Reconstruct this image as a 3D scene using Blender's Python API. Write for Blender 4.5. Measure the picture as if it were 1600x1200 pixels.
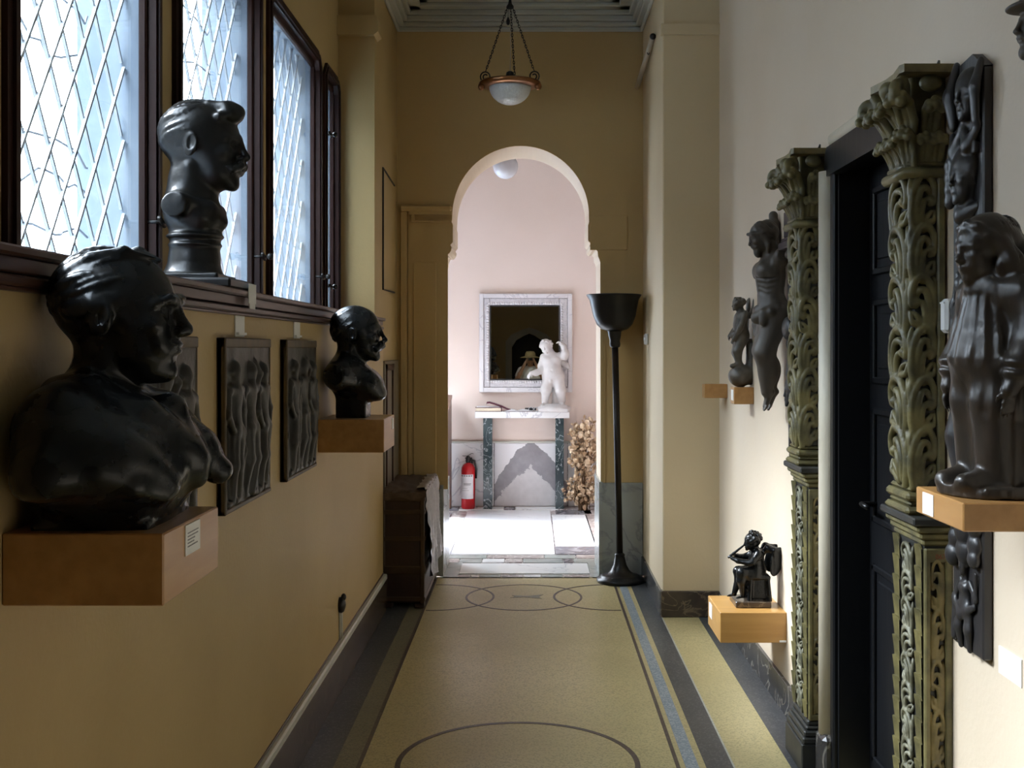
import bpy, bmesh, math, random
import numpy as np
from mathutils import Vector, Matrix, Euler
for _o in list(bpy.data.objects):
    bpy.data.objects.remove(_o)
scene = bpy.context.scene
COL = scene.collection
F_PX, VX, VY, EYE = 1750.0, 831.0, 543.0, 1.5      # focal length, vanishing point (1600x1200 px), eye height
# ---------------------------------------------------------------- camera
_c = bpy.data.cameras.new('camera')
_c.sensor_width = 36.0; _c.lens = 36.0*F_PX/1600.0
_c.shift_x = (800-VX)/1600.0; _c.shift_y = -(600-VY)/1600.0
_c.clip_start = 0.02; _c.clip_end = 200
cam = bpy.data.objects.new('camera', _c); COL.objects.link(cam)
cam.location = (0, 0, EYE); cam.rotation_euler = (math.pi/2, 0, 0)
scene.camera = cam
# ---------------------------------------------------------------- sky
world = bpy.data.worlds.new('overcast_sky'); scene.world = world
world.use_nodes = True
_n = world.node_tree.nodes; _l = world.node_tree.links
_bg = _n['Background']
_tc = _n.new('ShaderNodeTexCoord'); _sx = _n.new('ShaderNodeSeparateXYZ'); _rp = _n.new('ShaderNodeValToRGB')
_l.new(_tc.outputs['Generated'], _sx.inputs[0]); _l.new(_sx.outputs['Z'], _rp.inputs[0])
_rp.color_ramp.elements[0].position = 0.0; _rp.color_ramp.elements[0].color = (.22, .24, .26, 1)
_rp.color_ramp.elements[1].position = 0.04; _rp.color_ramp.elements[1].color = (.40, .45, .50, 1)
_e = _rp.color_ramp.elements.new(1.0); _e.color = (.90, 1.0, 1.12, 1)          # overcast: the zenith is brighter than the horizon
_l.new(_rp.outputs[0], _bg.inputs['Color'])
_bg.inputs['Strength'].default_value = 15.0
# hazy sun high over the court, through thin cloud: wide and soft
_s = bpy.data.lights.new('hazy_sun', 'SUN'); _s.energy = 7.5; _s.angle = math.radians(18); _s.color = (.97, .98, 1.0)
sun = bpy.data.objects.new('hazy_sun', _s); COL.objects.link(sun); sun.location = (-8, 6, 9)
sun.rotation_euler = Vector((1, -.22, -.86)).to_track_quat('-Z', 'Y').to_euler()
vs = scene.view_settings
scene.display_settings.display_device = 'sRGB'
vs.view_transform = 'Standard'; vs.look = 'None'; vs.gamma = 1.0; vs.use_curve_mapping = False
vs.exposure = 0.82
scene.cycles.use_denoising = True
scene.cycles.max_bounces = 10; scene.cycles.diffuse_bounces = 6; scene.cycles.glossy_bounces = 4
scene.cycles.transparent_max_bounces = 16; scene.cycles.transmission_bounces = 6
scene.cycles.caustics_reflective = False; scene.cycles.caustics_refractive = False
scene.cycles.sample_clamp_indirect = 6.0
def portal(name, loc, rot, sx, sy):                # guides sky sampling through an opening; gives no light of its own
    d = bpy.data.lights.new(name, 'AREA'); d.shape = 'RECTANGLE'; d.size = sx; d.size_y = sy
    d.cycles.is_portal = True
    o = bpy.data.objects.new(name, d); COL.objects.link(o); o.location = loc; o.rotation_euler = rot
    return o
# ---------------------------------------------------------------- helpers
def at(px, py, d):
    """world point seen at photograph pixel (px, py) at distance d down the corridor"""
    return Vector(((px-VX)*d/F_PX, d, EYE+(VY-py)*d/F_PX))
def rotm(rx=0, ry=0, rz=0):
    return np.array(Euler((rx, ry, rz)).to_matrix())
class MB:
    def __init__(s): s.v = []; s.f = []; s.sm = []
    def add(s, vs, fs, smooth=False):
        o = len(s.v); s.v += [tuple(p) for p in vs]
        s.f += [tuple(i+o for i in f) for f in fs]; s.sm += [smooth]*len(fs); return s
    def box(s, lo, hi, c=0.0):
        lo = [min(a, b) for a, b in zip(lo, hi)] if False else list(lo); hi = list(hi)
        for i in range(3):
            if lo[i] > hi[i]: lo[i], hi[i] = hi[i], lo[i]
        cen = [(a+b)/2 for a, b in zip(lo, hi)]; h = [(b-a)/2 for a, b in zip(lo, hi)]
        return s.obox(cen, h, None, c)
    def obox(s, cen, h, R=None, c=0.0):
        c = min(c, min(h)*0.9)
        R = np.eye(3) if R is None else np.array(R); cen = np.array(cen)
        if c <= 0:
            P = [np.array((sx*h[0], sy*h[1], sz*h[2])) for sx in (-1, 1) for sy in (-1, 1) for sz in (-1, 1)]
            fs = [(0, 1, 3, 2), (4, 6, 7, 5), (0, 4, 5, 1), (2, 3, 7, 6), (0, 2, 6, 4), (1, 5, 7, 3)]
            return s.add([cen+R@p for p in P], fs)
        vs = []; idx = {}
        for sx in (-1, 1):
            for sy in (-1, 1):
                for sz in (-1, 1):
                    sg = (sx, sy, sz)
                    for ax in range(3):
                        p = [sg[i]*(h[i] if i == ax else h[i]-c) for i in range(3)]
                        idx[(sg, ax)] = len(vs); vs.append(cen+R@np.array(p))
        fs = []
        def quad(keys, n):
            ids = [idx[k] for k in keys]; P = [vs[i] for i in ids]
            nn = np.cross(P[1]-P[0], P[2]-P[0])
            if np.dot(nn, R@np.array(n)) < 0: ids.reverse()
            fs.append(tuple(ids))
        for ax in range(3):
            o1, o2 = [i for i in range(3) if i != ax]
            for sg in (-1, 1):
                ks = []
                for a, b in ((-1, -1), (1, -1), (1, 1), (-1, 1)):
                    t = [0, 0, 0]; t[ax] = sg; t[o1] = a; t[o2] = b; ks.append((tuple(t), ax))
                n = [0, 0, 0]; n[ax] = sg; quad(ks, n)
        for ax in range(3):            # edges run along ax
            o1, o2 = [i for i in range(3) if i != ax]
            for a in (-1, 1):
                for b in (-1, 1):
                    t0 = [0, 0, 0]; t0[ax] = -1; t0[o1] = a; t0[o2] = b
                    t1 = list(t0); t1[ax] = 1; t0 = tuple(t0); t1 = tuple(t1)
                    n = [0, 0, 0]; n[o1] = a; n[o2] = b
                    quad([(t0, o1), (t0, o2), (t1, o2), (t1, o1)], n)
        for sx in (-1, 1):
            for sy in (-1, 1):
                for sz in (-1, 1):
                    sg = (sx, sy, sz); quad([(sg, 0), (sg, 1), (sg, 2)], sg)
        return s.add(vs, fs)
    def tube(s, pts, rad, n=8, cap=True, flat=1.0, up=None, smooth=True, closed=False):
        P = [np.array(p, float) for p in pts]; m = len(P)
        r = [rad]*m if isinstance(rad, (int, float)) else list(rad)
        if isinstance(flat, (int, float)): flat = [flat]*m
        vs = []; fs = []
        prev = None
        for i in range(m):
            a = P[(i-1) % m] if closed else P[max(i-1, 0)]; b = P[(i+1) % m] if closed else P[min(i+1, m-1)]
            t = b-a; t = t/(np.linalg.norm(t)+1e-12)
            if up is not None: u = np.array(up, float)
            elif prev is None: u = np.array((0, 0, 1.)) if abs(t[2]) < .9 else np.array((1., 0, 0))
            else: u = prev
            u = u-t*np.dot(u, t); u = u/(np.linalg.norm(u)+1e-12); prev = u
            w = np.cross(t, u)
            for k in range(n):
                q = 2*math.pi*k/n
                vs.append(P[i]+r[i]*(math.cos(q)*w+math.sin(q)*u*flat[i]))
        for i in range(m if closed else m-1):
            j = (i+1) % m
            for k in range(n):
                fs.append((i*n+k, i*n+(k+1) % n, j*n+(k+1) % n, j*n+k))
        if cap and not closed:
            fs.append(tuple(range(n-1, -1, -1))); fs.append(tuple((m-1)*n+k for k in range(n)))
        return s.add(vs, fs, smooth)
    def lathe(s, prof, cen=(0, 0, 0), n=32, R=None, smooth=True, arc=None):
        cen = np.array(cen, float); R = np.eye(3) if R is None else np.array(R)
        vs = []; fs = []; m = len(prof)
        full = arc is None; a0, a1 = (0, 2*math.pi) if full else arc
        cnt = n if full else n+1
        for (r, z) in prof:
            for k in range(cnt):
                q = a0+(a1-a0)*k/n
                vs.append(cen+R@np.array((r*math.cos(q), r*math.sin(q), z)))
        for i in range(m-1):
            for k in range(n):
                k2 = (k+1) % cnt
                fs.append((i*cnt+k, i*cnt+k2, (i+1)*cnt+k2, (i+1)*cnt+k))
        if full:
            if prof[0][0] > 1e-6: fs.append(tuple(range(n-1, -1, -1)))
            if prof[-1][0] > 1e-6: fs.append(tuple((m-1)*n+k for k in range(n)))
        return s.add(vs, fs, smooth)
    def prism(s, poly, axis, a, b, smooth=False):
        """poly: 2D points; axis 0: (y,z), 1: (x,z), 2: (x,y); extruded from a to b along axis"""
        def mk(p, t):
            return (t, p[0], p[1]) if axis == 0 else (p[0], t, p[1]) if axis == 1 else (p[0], p[1], t)
        n = len(poly); vs = [mk(p, a) for p in poly]+[mk(p, b) for p in poly]
        s.add(vs, [tuple(range(n)), tuple(range(2*n-1, n-1, -1))])
        o = len(s.v)-2*n
        for i in range(n):
            j = (i+1) % n
            s.f.append((o+i, o+n+i, o+n+j, o+j)); s.sm.append(smooth)
        return s
    def profile(s, prof, axis, a, b, smooth=False):
        return s.prism(prof, axis, a, b, smooth)
    def ball(s, c, r, n=12, m=8):
        r3 = (r, r, r) if isinstance(r, (int, float)) else r
        vs = [(c[0], c[1], c[2]+r3[2])]
        for i in range(1, m):
            t = math.pi*i/m
            for k in range(n):
                q = 2*math.pi*k/n
                vs.append((c[0]+r3[0]*math.sin(t)*math.cos(q), c[1]+r3[1]*math.sin(t)*math.sin(q), c[2]+r3[2]*math.cos(t)))
        vs.append((c[0], c[1], c[2]-r3[2])); fs = []
        for k in range(n): fs.append((0, 1+k, 1+(k+1) % n))
        for i in range(m-2):
            for k in range(n):
                a = 1+i*n+k; b = 1+i*n+(k+1) % n
                fs.append((a, a+n, b+n, b))
        l = len(vs)-1; o = 1+(m-2)*n
        for k in range(n): fs.append((l, o+(k+1) % n, o+k))
        return s.add(vs, fs, True)
    def grid(s, fn, nu, nv, smooth=True):
        vs = [fn(i/nu, j/nv) for j in range(nv+1) for i in range(nu+1)]
        fs = [(j*(nu+1)+i, j*(nu+1)+i+1, (j+1)*(nu+1)+i+1, (j+1)*(nu+1)+i) for j in range(nv) for i in range(nu)]
        return s.add(vs, fs, smooth)
    def xform(s, R, t):
        R = np.array(R); t = np.array(t); s.v = [tuple(R@np.array(p)+t) for p in s.v]; return s
    def mesh(s, name, off=(0, 0, 0), fix=True):
        me = bpy.data.meshes.new(name)
        ox, oy, oz = off
        me.from_pydata([(p[0]-ox, p[1]-oy, p[2]-oz) for p in s.v], [], s.f)
        me.polygons.foreach_set('use_smooth', s.sm)
        if fix:
            bm = bmesh.new(); bm.from_mesh(me)
            bmesh.ops.recalc_face_normals(bm, faces=bm.faces); bm.to_mesh(me); bm.free()
        me.update(); return me
def raw_mesh(name, V, Q, off=(0, 0, 0)):
    V = np.asarray(V, np.float32)-np.asarray(off, np.float32)
    me = bpy.data.meshes.new(name); n = len(Q)
    me.vertices.add(len(V)); me.vertices.foreach_set('co', V.ravel())
    me.loops.add(n*4); me.loops.foreach_set('vertex_index', np.asarray(Q, np.int32).ravel())
    me.polygons.add(n); me.polygons.foreach_set('loop_start', np.arange(n, dtype=np.int32)*4)
    me.polygons.foreach_set('use_smooth', np.ones(n, bool))
    me.update(calc_edges=True); me.validate(); return me
def tag(o, label=None, cat=None, group=None, kind=None):
    if label: o['label'] = label
    if cat: o['category'] = cat
    if group: o['group'] = group
    if kind: o['kind'] = kind
    return o
def base_of(p):
    while p is not None and p.parent is not None: p = p.parent
    return tuple(p.location) if p is not None else (0, 0, 0)
def link(name, me, m, parent=None, label=None):
    o = bpy.data.objects.new(name, me); COL.objects.link(o)
    if m is not None: me.materials.append(m)
    if parent is not None: o.parent = parent
    if label: o['label'] = label
    return o
def part(name, B, m, parent, label=None, kind=None):
    off = base_of(parent)
    me = B.mesh(name, off) if isinstance(B, MB) else raw_mesh(name, B[0], B[1], off)
    o = link(name, me, m, parent, label)
    if kind: o['kind'] = kind
    return o
def thing(name, label, cat, loc, group=None):
    o = bpy.data.objects.new(name, None); COL.objects.link(o); o.location = loc; o.empty_display_size = .05
    return tag(o, label, cat, group)
def solo(name, B, m, label, cat, loc, group=None):
    """a thing that is one mesh; B is in world coordinates, loc its base"""
    me = B.mesh(name, loc) if isinstance(B, MB) else raw_mesh(name, B[0], B[1], loc)
    o = link(name, me, m); o.location = loc
    return tag(o, label, cat, group)
def struct(name, B, m, label=None):
    me = B.mesh(name) if isinstance(B, MB) else raw_mesh(name, B[0], B[1])
    o = link(name, me, m); return tag(o, label, kind='structure')
# ---------------------------------------------------------------- sculpting with distance fields
class SDF:
    def __init__(s, lo, hi, h):
        s.lo = np.array(lo, float); s.h = h
        s.n = np.ceil((np.array(hi)-s.lo)/h).astype(int)+1
        s.D = np.full(s.n, .08, np.float32); s.R = np.eye(3); s.t = np.zeros(3); s.s = 1.0
    def frame(s, R=None, t=(0, 0, 0), sc=1.0):
        s.R = np.eye(3) if R is None else np.array(R); s.t = np.array(t, float); s.s = sc; return s
    def _sl(s, lo, hi):
        a = np.maximum(np.floor((lo-s.lo)/s.h).astype(int), 0); b = np.minimum(np.ceil((hi-s.lo)/s.h).astype(int)+1, s.n)
        if np.any(b <= a): return None
        g = [s.lo[i]+s.h*np.arange(a[i], b[i], dtype=np.float32) for i in range(3)]
        return (slice(a[0], b[0]), slice(a[1], b[1]), slice(a[2], b[2])), g
    def _op(s, sl, d, k, op):
        a = s.D[sl]
        if op == 'u':
            if k > 0:
                h = np.maximum(k-np.abs(a-d), 0)/k; r = np.minimum(a, d)-h*h*k*.25
            else: r = np.minimum(a, d)
        elif op == 's':
            b = -d
            if k > 0:
                h = np.maximum(k-np.abs(a-b), 0)/k; r = np.maximum(a, b)+h*h*k*.25
            else: r = np.maximum(a, b)
        s.D[sl] = r
    def ell(s, c, r, rot=None, k=.02, op='u', sym=False):
        if sym:
            s.ell((-c[0], c[1], c[2]), r, None if rot is None else (rot[0], -rot[1], -rot[2]), k, op)
        r = np.array(r if not isinstance(r, (int, float)) else (r, r, r), float)*s.s; k = k*s.s
        C = s.R@(np.array(c, float)*s.s)+s.t
        M = s.R if rot is None else s.R@rotm(*rot)
        ext = np.sqrt(((M*r)**2).sum(1))+k+2*s.h
        q = s._sl(C-ext, C+ext)
        if q is None: return s
        sl, g = q
        x = (g[0]-C[0])[:, None, None]; y = (g[1]-C[1])[None, :, None]; z = (g[2]-C[2])[None, None, :]
        k0 = 0; k1 = 0
        for i in range(3):
            u = M[0, i]*x+M[1, i]*y+M[2, i]*z
            a = u/r[i]; k0 = k0+a*a; b = a/r[i]; k1 = k1+b*b
        k0 = np.sqrt(k0); k1 = np.sqrt(k1)+1e-9
        s._op(sl, (k0*(k0-1)/k1).astype(np.float32), k, op); return s
    def cap(s, a, b, ra, rb=None, k=.02, op='u', sym=False):
        if rb is None: rb = ra
        if sym: s.cap((-a[0], a[1], a[2]), (-b[0], b[1], b[2]), ra, rb, k, op)
        A = s.R@(np.array(a, float)*s.s)+s.t; B = s.R@(np.array(b, float)*s.s)+s.t; ra = ra*s.s; rb = rb*s.s; k = k*s.s
        e = max(ra, rb)+k+2*s.h
        q = s._sl(np.minimum(A, B)-e, np.maximum(A, B)+e)
        if q is None: return s
        sl, g = q
        x = (g[0]-A[0])[:, None, None]; y = (g[1]-A[1])[None, :, None]; z = (g[2]-A[2])[None, None, :]
        d = B-A; L = float(d@d)+1e-12
        t = np.clip((x*d[0]+y*d[1]+z*d[2])/L, 0, 1)
        dd = np.sqrt((x-t*d[0])**2+(y-t*d[1])**2+(z-t*d[2])**2)-(ra+(rb-ra)*t)
        s._op(sl, dd.astype(np.float32), k, op); return s
    def chain(s, pts, rad, k=.02, op='u', sym=False):
        m = len(pts)
        r = [rad]*m if isinstance(rad, (int, float)) else rad
        for i in range(m-1): s.cap(pts[i], pts[i+1], r[i], r[i+1], k, op, sym)
        return s
    def box(s, c, hf, rot=None, rd=.005, k=0, op='u', sym=False):
        if sym: s.box((-c[0], c[1], c[2]), hf, None if rot is None else (rot[0], -rot[1], -rot[2]), rd, k, op)
        hf = np.array(hf, float)*s.s; rd = rd*s.s; k = k*s.s
        C = s.R@(np.array(c, float)*s.s)+s.t
        M = s.R if rot is None else s.R@rotm(*rot)
        ext = np.abs(M)@hf+k+2*s.h+rd
        q = s._sl(C-ext, C+ext)
        if q is None: return s
        sl, g = q
        x = (g[0]-C[0])[:, None, None]; y = (g[1]-C[1])[None, :, None]; z = (g[2]-C[2])[None, None, :]
        o = 0; inn = None
        for i in range(3):
            u = np.abs(M[0, i]*x+M[1, i]*y+M[2, i]*z)-(hf[i]-rd)
            p = np.maximum(u, 0); o = o+p*p; inn = u if inn is None else np.maximum(inn, u)
        s._op(sl, (np.sqrt(o)+np.minimum(inn, 0)-rd).astype(np.float32), k, op); return s
    def rough(s, amp, freq, seed=0):
        """chisel / modelling unevenness: a few random waves added to the field"""
        rg = np.random.RandomState(seed)
        g = [s.lo[i]+s.h*np.arange(s.n[i], dtype=np.float32) for i in range(3)]
        for _ in range(5):
            w = rg.randn(3); w = w/np.linalg.norm(w)*freq*(.6+.8*rg.rand()); p = rg.rand(3)*6.28
            s.D += (amp*np.sin(w[0]*g[0]+p[0])[:, None, None]*np.sin(w[1]*g[1]+p[1])[None, :, None]*np.sin(w[2]*g[2]+p[2])[None, None, :]).astype(np.float32)
        return s
    def net(s, R=None, t=(0, 0, 0), smooth=1):
        D = s.D.copy()
        D[0] = D[-1] = .05; D[:, 0] = D[:, -1] = .05; D[:, :, 0] = D[:, :, -1] = .05
        I = D < 0; nx, ny, nz = [v-1 for v in s.n]
        cnt = np.zeros((nx, ny, nz), np.int8)
        offs = [(a, b, c) for a in (0, 1) for b in (0, 1) for c in (0, 1)]
        for a, b, c in offs: cnt += I[a:a+nx, b:b+ny, c:c+nz]
        mk = (cnt > 0) & (cnt < 8)
        ci = np.argwhere(mk); N = len(ci)
        val = np.stack([D[ci[:, 0]+a, ci[:, 1]+b, ci[:, 2]+c] for a, b, c in offs], 1)
        acc = np.zeros((N, 3)); num = np.zeros(N)
        for i in range(8):
            for j in range(i+1, 8):
                oi, oj = np.array(offs[i]), np.array(offs[j])
                if np.abs(oi-oj).sum() != 1: continue
                vi, vj = val[:, i], val[:, j]; m = (vi < 0) != (vj < 0)
                t_ = np.where(m, vi/np.where(m, vi-vj, 1), 0)
                acc += np.where(m[:, None], oi[None]+t_[:, None]*(oj-oi)[None], 0); num += m
        V = s.lo+s.h*(ci+acc/num[:, None])
        vid = np.full((nx, ny, nz), -1, np.int64); vid[mk] = np.arange(N)
        Q = []
        for ax in range(3):
            o1, o2 = (ax+1) % 3, (ax+2) % 3
            A = I; sh = [slice(None)]*3; sh2 = [slice(None)]*3; sh[ax] = slice(0, -1); sh2[ax] = slice(1, None)
            ch = A[tuple(sh)] != A[tuple(sh2)]
            e = np.argwhere(ch); sg = A[tuple(sh)][ch]
            ok = (e[:, o1] > 0) & (e[:, o2] > 0) & (e[:, o1] < s.n[o1]-1) & (e[:, o2] < s.n[o2]-1)
            e = e[ok]; sg = sg[ok]
            def cell(d1, d2):
                f = e.copy(); f[:, o1] += d1; f[:, o2] += d2; return vid[f[:, 0], f[:, 1], f[:, 2]]
            q = np.stack([cell(-1, -1), cell(0, -1), cell(0, 0), cell(-1, 0)], 1)
            q[~sg] = q[~sg][:, ::-1]
            Q.append(q)
        Q = np.concatenate(Q)
        for _ in range(smooth):
            S = np.zeros_like(V); c = np.zeros(N)
            for a, b in ((0, 1), (1, 2), (2, 3), (3, 0)):
                for u, w in ((a, b), (b, a)):
                    S += np.stack([np.bincount(Q[:, u], V[Q[:, w], i], N) for i in range(3)], 1); c += np.bincount(Q[:, u], minlength=N)
            V = V*.5+.5*S/np.maximum(c, 1)[:, None]
        if R is not None:
            V = V@np.array(R).T
            if np.linalg.det(np.array(R)) < 0: Q = Q[:, ::-1]
        return V+np.array(t), Q
# ---------------------------------------------------------------- materials
def new_mat(name):
    m = bpy.data.materials.new(name); m.use_nodes = True
    nt = m.node_tree; return m, nt, nt.nodes['Principled BSDF']
def mat(name, a, b=None, rough=.6, scale=8.0, detail=6.0, bump=0.0, bscale=None, metal=0.0, spec=.5, lo=.35, hi=.65, stretch=(1, 1, 1), rough2=None, coat=0.0, bdist=.004):
    """procedural: two colours mixed by noise, optional bump"""
    m, nt, p = new_mat(name); N = nt.nodes; L = nt.links
    p.inputs['Metallic'].default_value = metal; p.inputs['Roughness'].default_value = rough
    p.inputs['Specular IOR Level'].default_value = spec; p.inputs['Coat Weight'].default_value = coat
    tc = N.new('ShaderNodeTexCoord'); mp = N.new('ShaderNodeMapping'); mp.inputs['Scale'].default_value = stretch
    L.new(tc.outputs['Object'], mp.inputs[0])
    if b is None: b = tuple(c*.82 for c in a)
    nz = N.new('ShaderNodeTexNoise'); nz.inputs['Scale'].default_value = scale; nz.inputs['Detail'].default_value = detail
    L.new(mp.outputs[0], nz.inputs['Vector'])
    rp = N.new('ShaderNodeValToRGB'); e = rp.color_ramp.elements
    e[0].position = lo; e[0].color = (*a, 1); e[1].position = hi; e[1].color = (*b, 1)
    L.new(nz.outputs['Fac'], rp.inputs[0]); L.new(rp.outputs[0], p.inputs['Base Color'])
    if rough2 is not None:
        mr = N.new('ShaderNodeMapRange'); mr.inputs['To Min'].default_value = rough; mr.inputs['To Max'].default_value = rough2
        L.new(nz.outputs['Fac'], mr.inputs['Value']); mr.inputs['From Min'].default_value = lo; mr.inputs['From Max'].default_value = hi
        L.new(mr.outputs[0], p.inputs['Roughness'])
    if bump:
        n2 = N.new('ShaderNodeTexNoise'); n2.inputs['Scale'].default_value = bscale or scale*4; n2.inputs['Detail'].default_value = 5
        L.new(mp.outputs[0], n2.inputs['Vector'])
        bp = N.new('ShaderNodeBump'); bp.inputs['Strength'].default_value = bump; bp.inputs['Distance'].default_value = bdist
        L.new(n2.outputs['Fac'], bp.inputs['Height']); L.new(bp.outputs[0], p.inputs['Normal'])
    return m
def mix_rgb(nt, fac, c1, c2, blend='MIX'):
    n = nt.nodes.new('ShaderNodeMix'); n.data_type = 'RGBA'; n.blend_type = blend
    for sock, v in ((n.inputs['Factor'], fac), (n.inputs['A'], c1), (n.inputs['B'], c2)):
        if hasattr(v, 'is_linked'): nt.links.new(v, sock)
        elif isinstance(v, (int, float)): sock.default_value = v
        else: sock.default_value = (*v, 1)
    return n.outputs['Result']
def marble(name, a, vein, scale=3.0, width=.06, rough=.25, dist=1.2, second=None):
    m, nt, p = new_mat(name); N = nt.nodes; L = nt.links
    p.inputs['Roughness'].default_value = rough
    tc = N.new('ShaderNodeTexCoord')
    n1 = N.new('ShaderNodeTexNoise'); n1.inputs['Scale'].default_value = scale; n1.inputs['Detail'].default_value = 8
    n1.inputs['Distortion'].default_value = dist; L.new(tc.outputs['Object'], n1.inputs['Vector'])
    ab = N.new('ShaderNodeMath'); ab.operation = 'SUBTRACT'; ab.inputs[1].default_value = .5; L.new(n1.outputs['Fac'], ab.inputs[0])
    a2 = N.new('ShaderNodeMath'); a2.operation = 'ABSOLUTE'; L.new(ab.outputs[0], a2.inputs[0])
    rp = N.new('ShaderNodeValToRGB'); e = rp.color_ramp.elements
    e[0].position = 0; e[0].color = (1, 1, 1, 1); e[1].position = width; e[1].color = (0, 0, 0, 1); L.new(a2.outputs[0], rp.inputs[0])
    n2 = N.new('ShaderNodeTexNoise'); n2.inputs['Scale'].default_value = scale*.8; n2.inputs['Detail'].default_value = 5; L.new(tc.outputs['Object'], n2.inputs['Vector'])
    r2 = N.new('ShaderNodeValToRGB'); r2.color_ramp.elements[0].position = .4; r2.color_ramp.elements[1].position = .65; L.new(n2.outputs['Fac'], r2.inputs[0])
    c = mix_rgb(nt, r2.outputs[0], a, second or tuple(x*.8 for x in a))
    c = mix_rgb(nt, rp.outputs[0], c, vein); L.new(c, p.inputs['Base Color'])
    return m
def text_mesh(name, body, size):
    c = bpy.data.curves.new(name, 'FONT'); c.body = body; c.size = size; c.extrude = .0004; c.align_x = 'CENTER'
    o = bpy.data.objects.new(name, c); COL.objects.link(o)
    me = bpy.data.meshes.new_from_object(o.evaluated_get(bpy.context.evaluated_depsgraph_get())); me.name = name
    bpy.data.objects.remove(o); bpy.data.curves.remove(c); return me
# ---------------------------------------------------------------- heads and figures
RX = rotm(0, 0, -math.pi/2)      # local +Y (front) turned to world +X
RNX = rotm(0, 0, math.pi/2)      # local +Y turned to world -X
def head(F, ear=True, hair=None, tache=0.0, old=False, k=1.0, jawd=0.0, nose=1.0):
    """head of height 1 centred on the frame's origin, face towards +Y"""
    F.ell((0, -.06, .12), (.335, .43, .375), k=.05)
    F.ell((0, .12, -.08), (.265, .265, .36), k=.10)
    F.ell((0, .15, -.30), (.215, .225, .17), k=.08)
    F.ell((0, .315, -.415-jawd), (.088, .075, .075), k=.07)
    F.cap((.03, .365, .085), (.2, .29, .075), .042, .034, k=.06, sym=True)
    F.ell((.17, .275, -.075), (.085, .075, .06), k=.07, sym=True)
    F.ell((.115, .415, .015), (.082, .07, .046), rot=(0, 0, -.35), k=.05, op='s', sym=True)
    F.ell((.112, .315, .010), (.052, .05, .038), k=.012, sym=True)
    F.chain([(.055, .345, .012), (.085, .362, .036), (.13, .352, .036), (.168, .315, .01)], [.010, .013, .013, .009], k=.012, sym=True)
    F.chain([(.06, .345, .0), (.11, .352, -.026), (.16, .318, -.004)], [.007, .009, .007], k=.012, sym=True)
    F.chain([(0, .365, .09), (0, .405*nose, .02), (0, .47*nose, -.10)], [.034, .036, .043], k=.035)
    F.ell((0, .47*nose, -.115), (.046, .05, .042), k=.025)
    F.ell((.05, .43*nose, -.13), (.034, .045, .03), k=.02, sym=True)
    F.ell((.026, .455*nose, -.158), (.014, .022, .012), k=.01, op='s', sym=True)
    F.ell((0, .325, -.235), (.125, .085, .095), k=.06)
    F.ell((0, .40, -.222), (.085, .032, .021), k=.018); F.ell((0, .393, -.27), (.068, .034, .024), k=.018)
    F.chain([(-.085, .365, -.25), (0, .43, -.243), (.085, .365, -.25)], .008, k=.012, op='s')
    F.cap((-.05, .40, -.32), (.05, .40, -.32), .014, k=.03, op='s')
    F.chain([(.07, .42, -.12), (.115, .375, -.2), (.12, .345, -.29)], [.006, .011, .006], k=.03 if not old else .02, op='s', sym=True)
    if old:
        F.ell((.155, .30, -.2), (.05, .05, .085), rot=(.2, 0, .5), k=.05, sym=True)
        F.chain([(.07, .385, -.045), (.11, .372, -.062), (.16, .335, -.045)], .009, k=.02, op='s', sym=True)
        F.chain([(.02, .385, .16), (.1, .37, .165), (.18, .32, .15)], .007, k=.02, op='s', sym=True)
        F.chain([(.04, .405, .10), (.13, .385, .115), (.215, .30, .075)], [.03, .038, .022], k=.03, sym=True)
        F.ell((0, .2, -.42), (.15, .14, .08), k=.06)
    if ear:
        F.ell((.345, -.05, -.02), (.034, .085, .130), rot=(-.18, 0, -.30), k=.012, sym=True)
        F.ell((.378, -.030, -.005), (.022, .050, .080), rot=(-.18, 0, -.30), k=.012, op='s', sym=True)
        F.cap((.345, -.005, -.08), (.345, .015, -.01), .020, k=.012, sym=True)
    if tache:
        t = tache
        F.chain([(.0, .425, -.185), (.07, .41, -.205), (.15, .355, -.235-.02*t), (.2, .31, -.235)], [.034*t, .046*t, .036*t, .014], k=.02, sym=True)
        for i in range(5):
            a = .02+.03*i
            F.cap((a, .46-.012*i*i*.4, -.175), (a+.04, .44-.02*i, -.25), .006, k=.012, op='s', sym=True)
    F.cap((0, -.13, -.25), (0, -.19, -.72), .225, .25, k=.10)
    F.cap((.2, -.10, -.25), (.05, -.0, -.72), .05, .045, k=.08, sym=True)
def locks(F, n, rg, cen, r, k=.03, size=.05, zlo=-.1, ymax=.25, length=.14, down=(0, -.6, -.5)):
    """strands of hair combed over the skull: short runs that keep to the ellipsoid"""
    cen = np.array(cen); r = np.array(r)
    for i in range(n):
        th = rg.rand()*math.pi*2; ph = math.acos(1-rg.rand()*1.3)
        d = np.array((math.sin(ph)*math.cos(th), math.sin(ph)*math.sin(th), math.cos(ph)))
        p = cen+d*r*.985
        if p[2] < zlo or p[1] > ymax: continue
        g = np.array(down)+rg.randn(3)*.15; pts = [p]
        for _ in range(5):
            u = (pts[-1]-cen)/r; nn = u/r; nn /= np.linalg.norm(nn); t = g-nn*(g@nn); t /= np.linalg.norm(t)+1e-9
            q = pts[-1]+t*length/5; u = (q-cen)/r; pts.append(cen+u/np.linalg.norm(u)*r*.985)
        pts = [q for q in pts if q[2] > zlo-.08]
        if len(pts) > 2: F.chain(pts, [size*(.55+.45*math.sin(math.pi*(j+.5)/len(pts))) for j in range(len(pts))], k=k)
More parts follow.
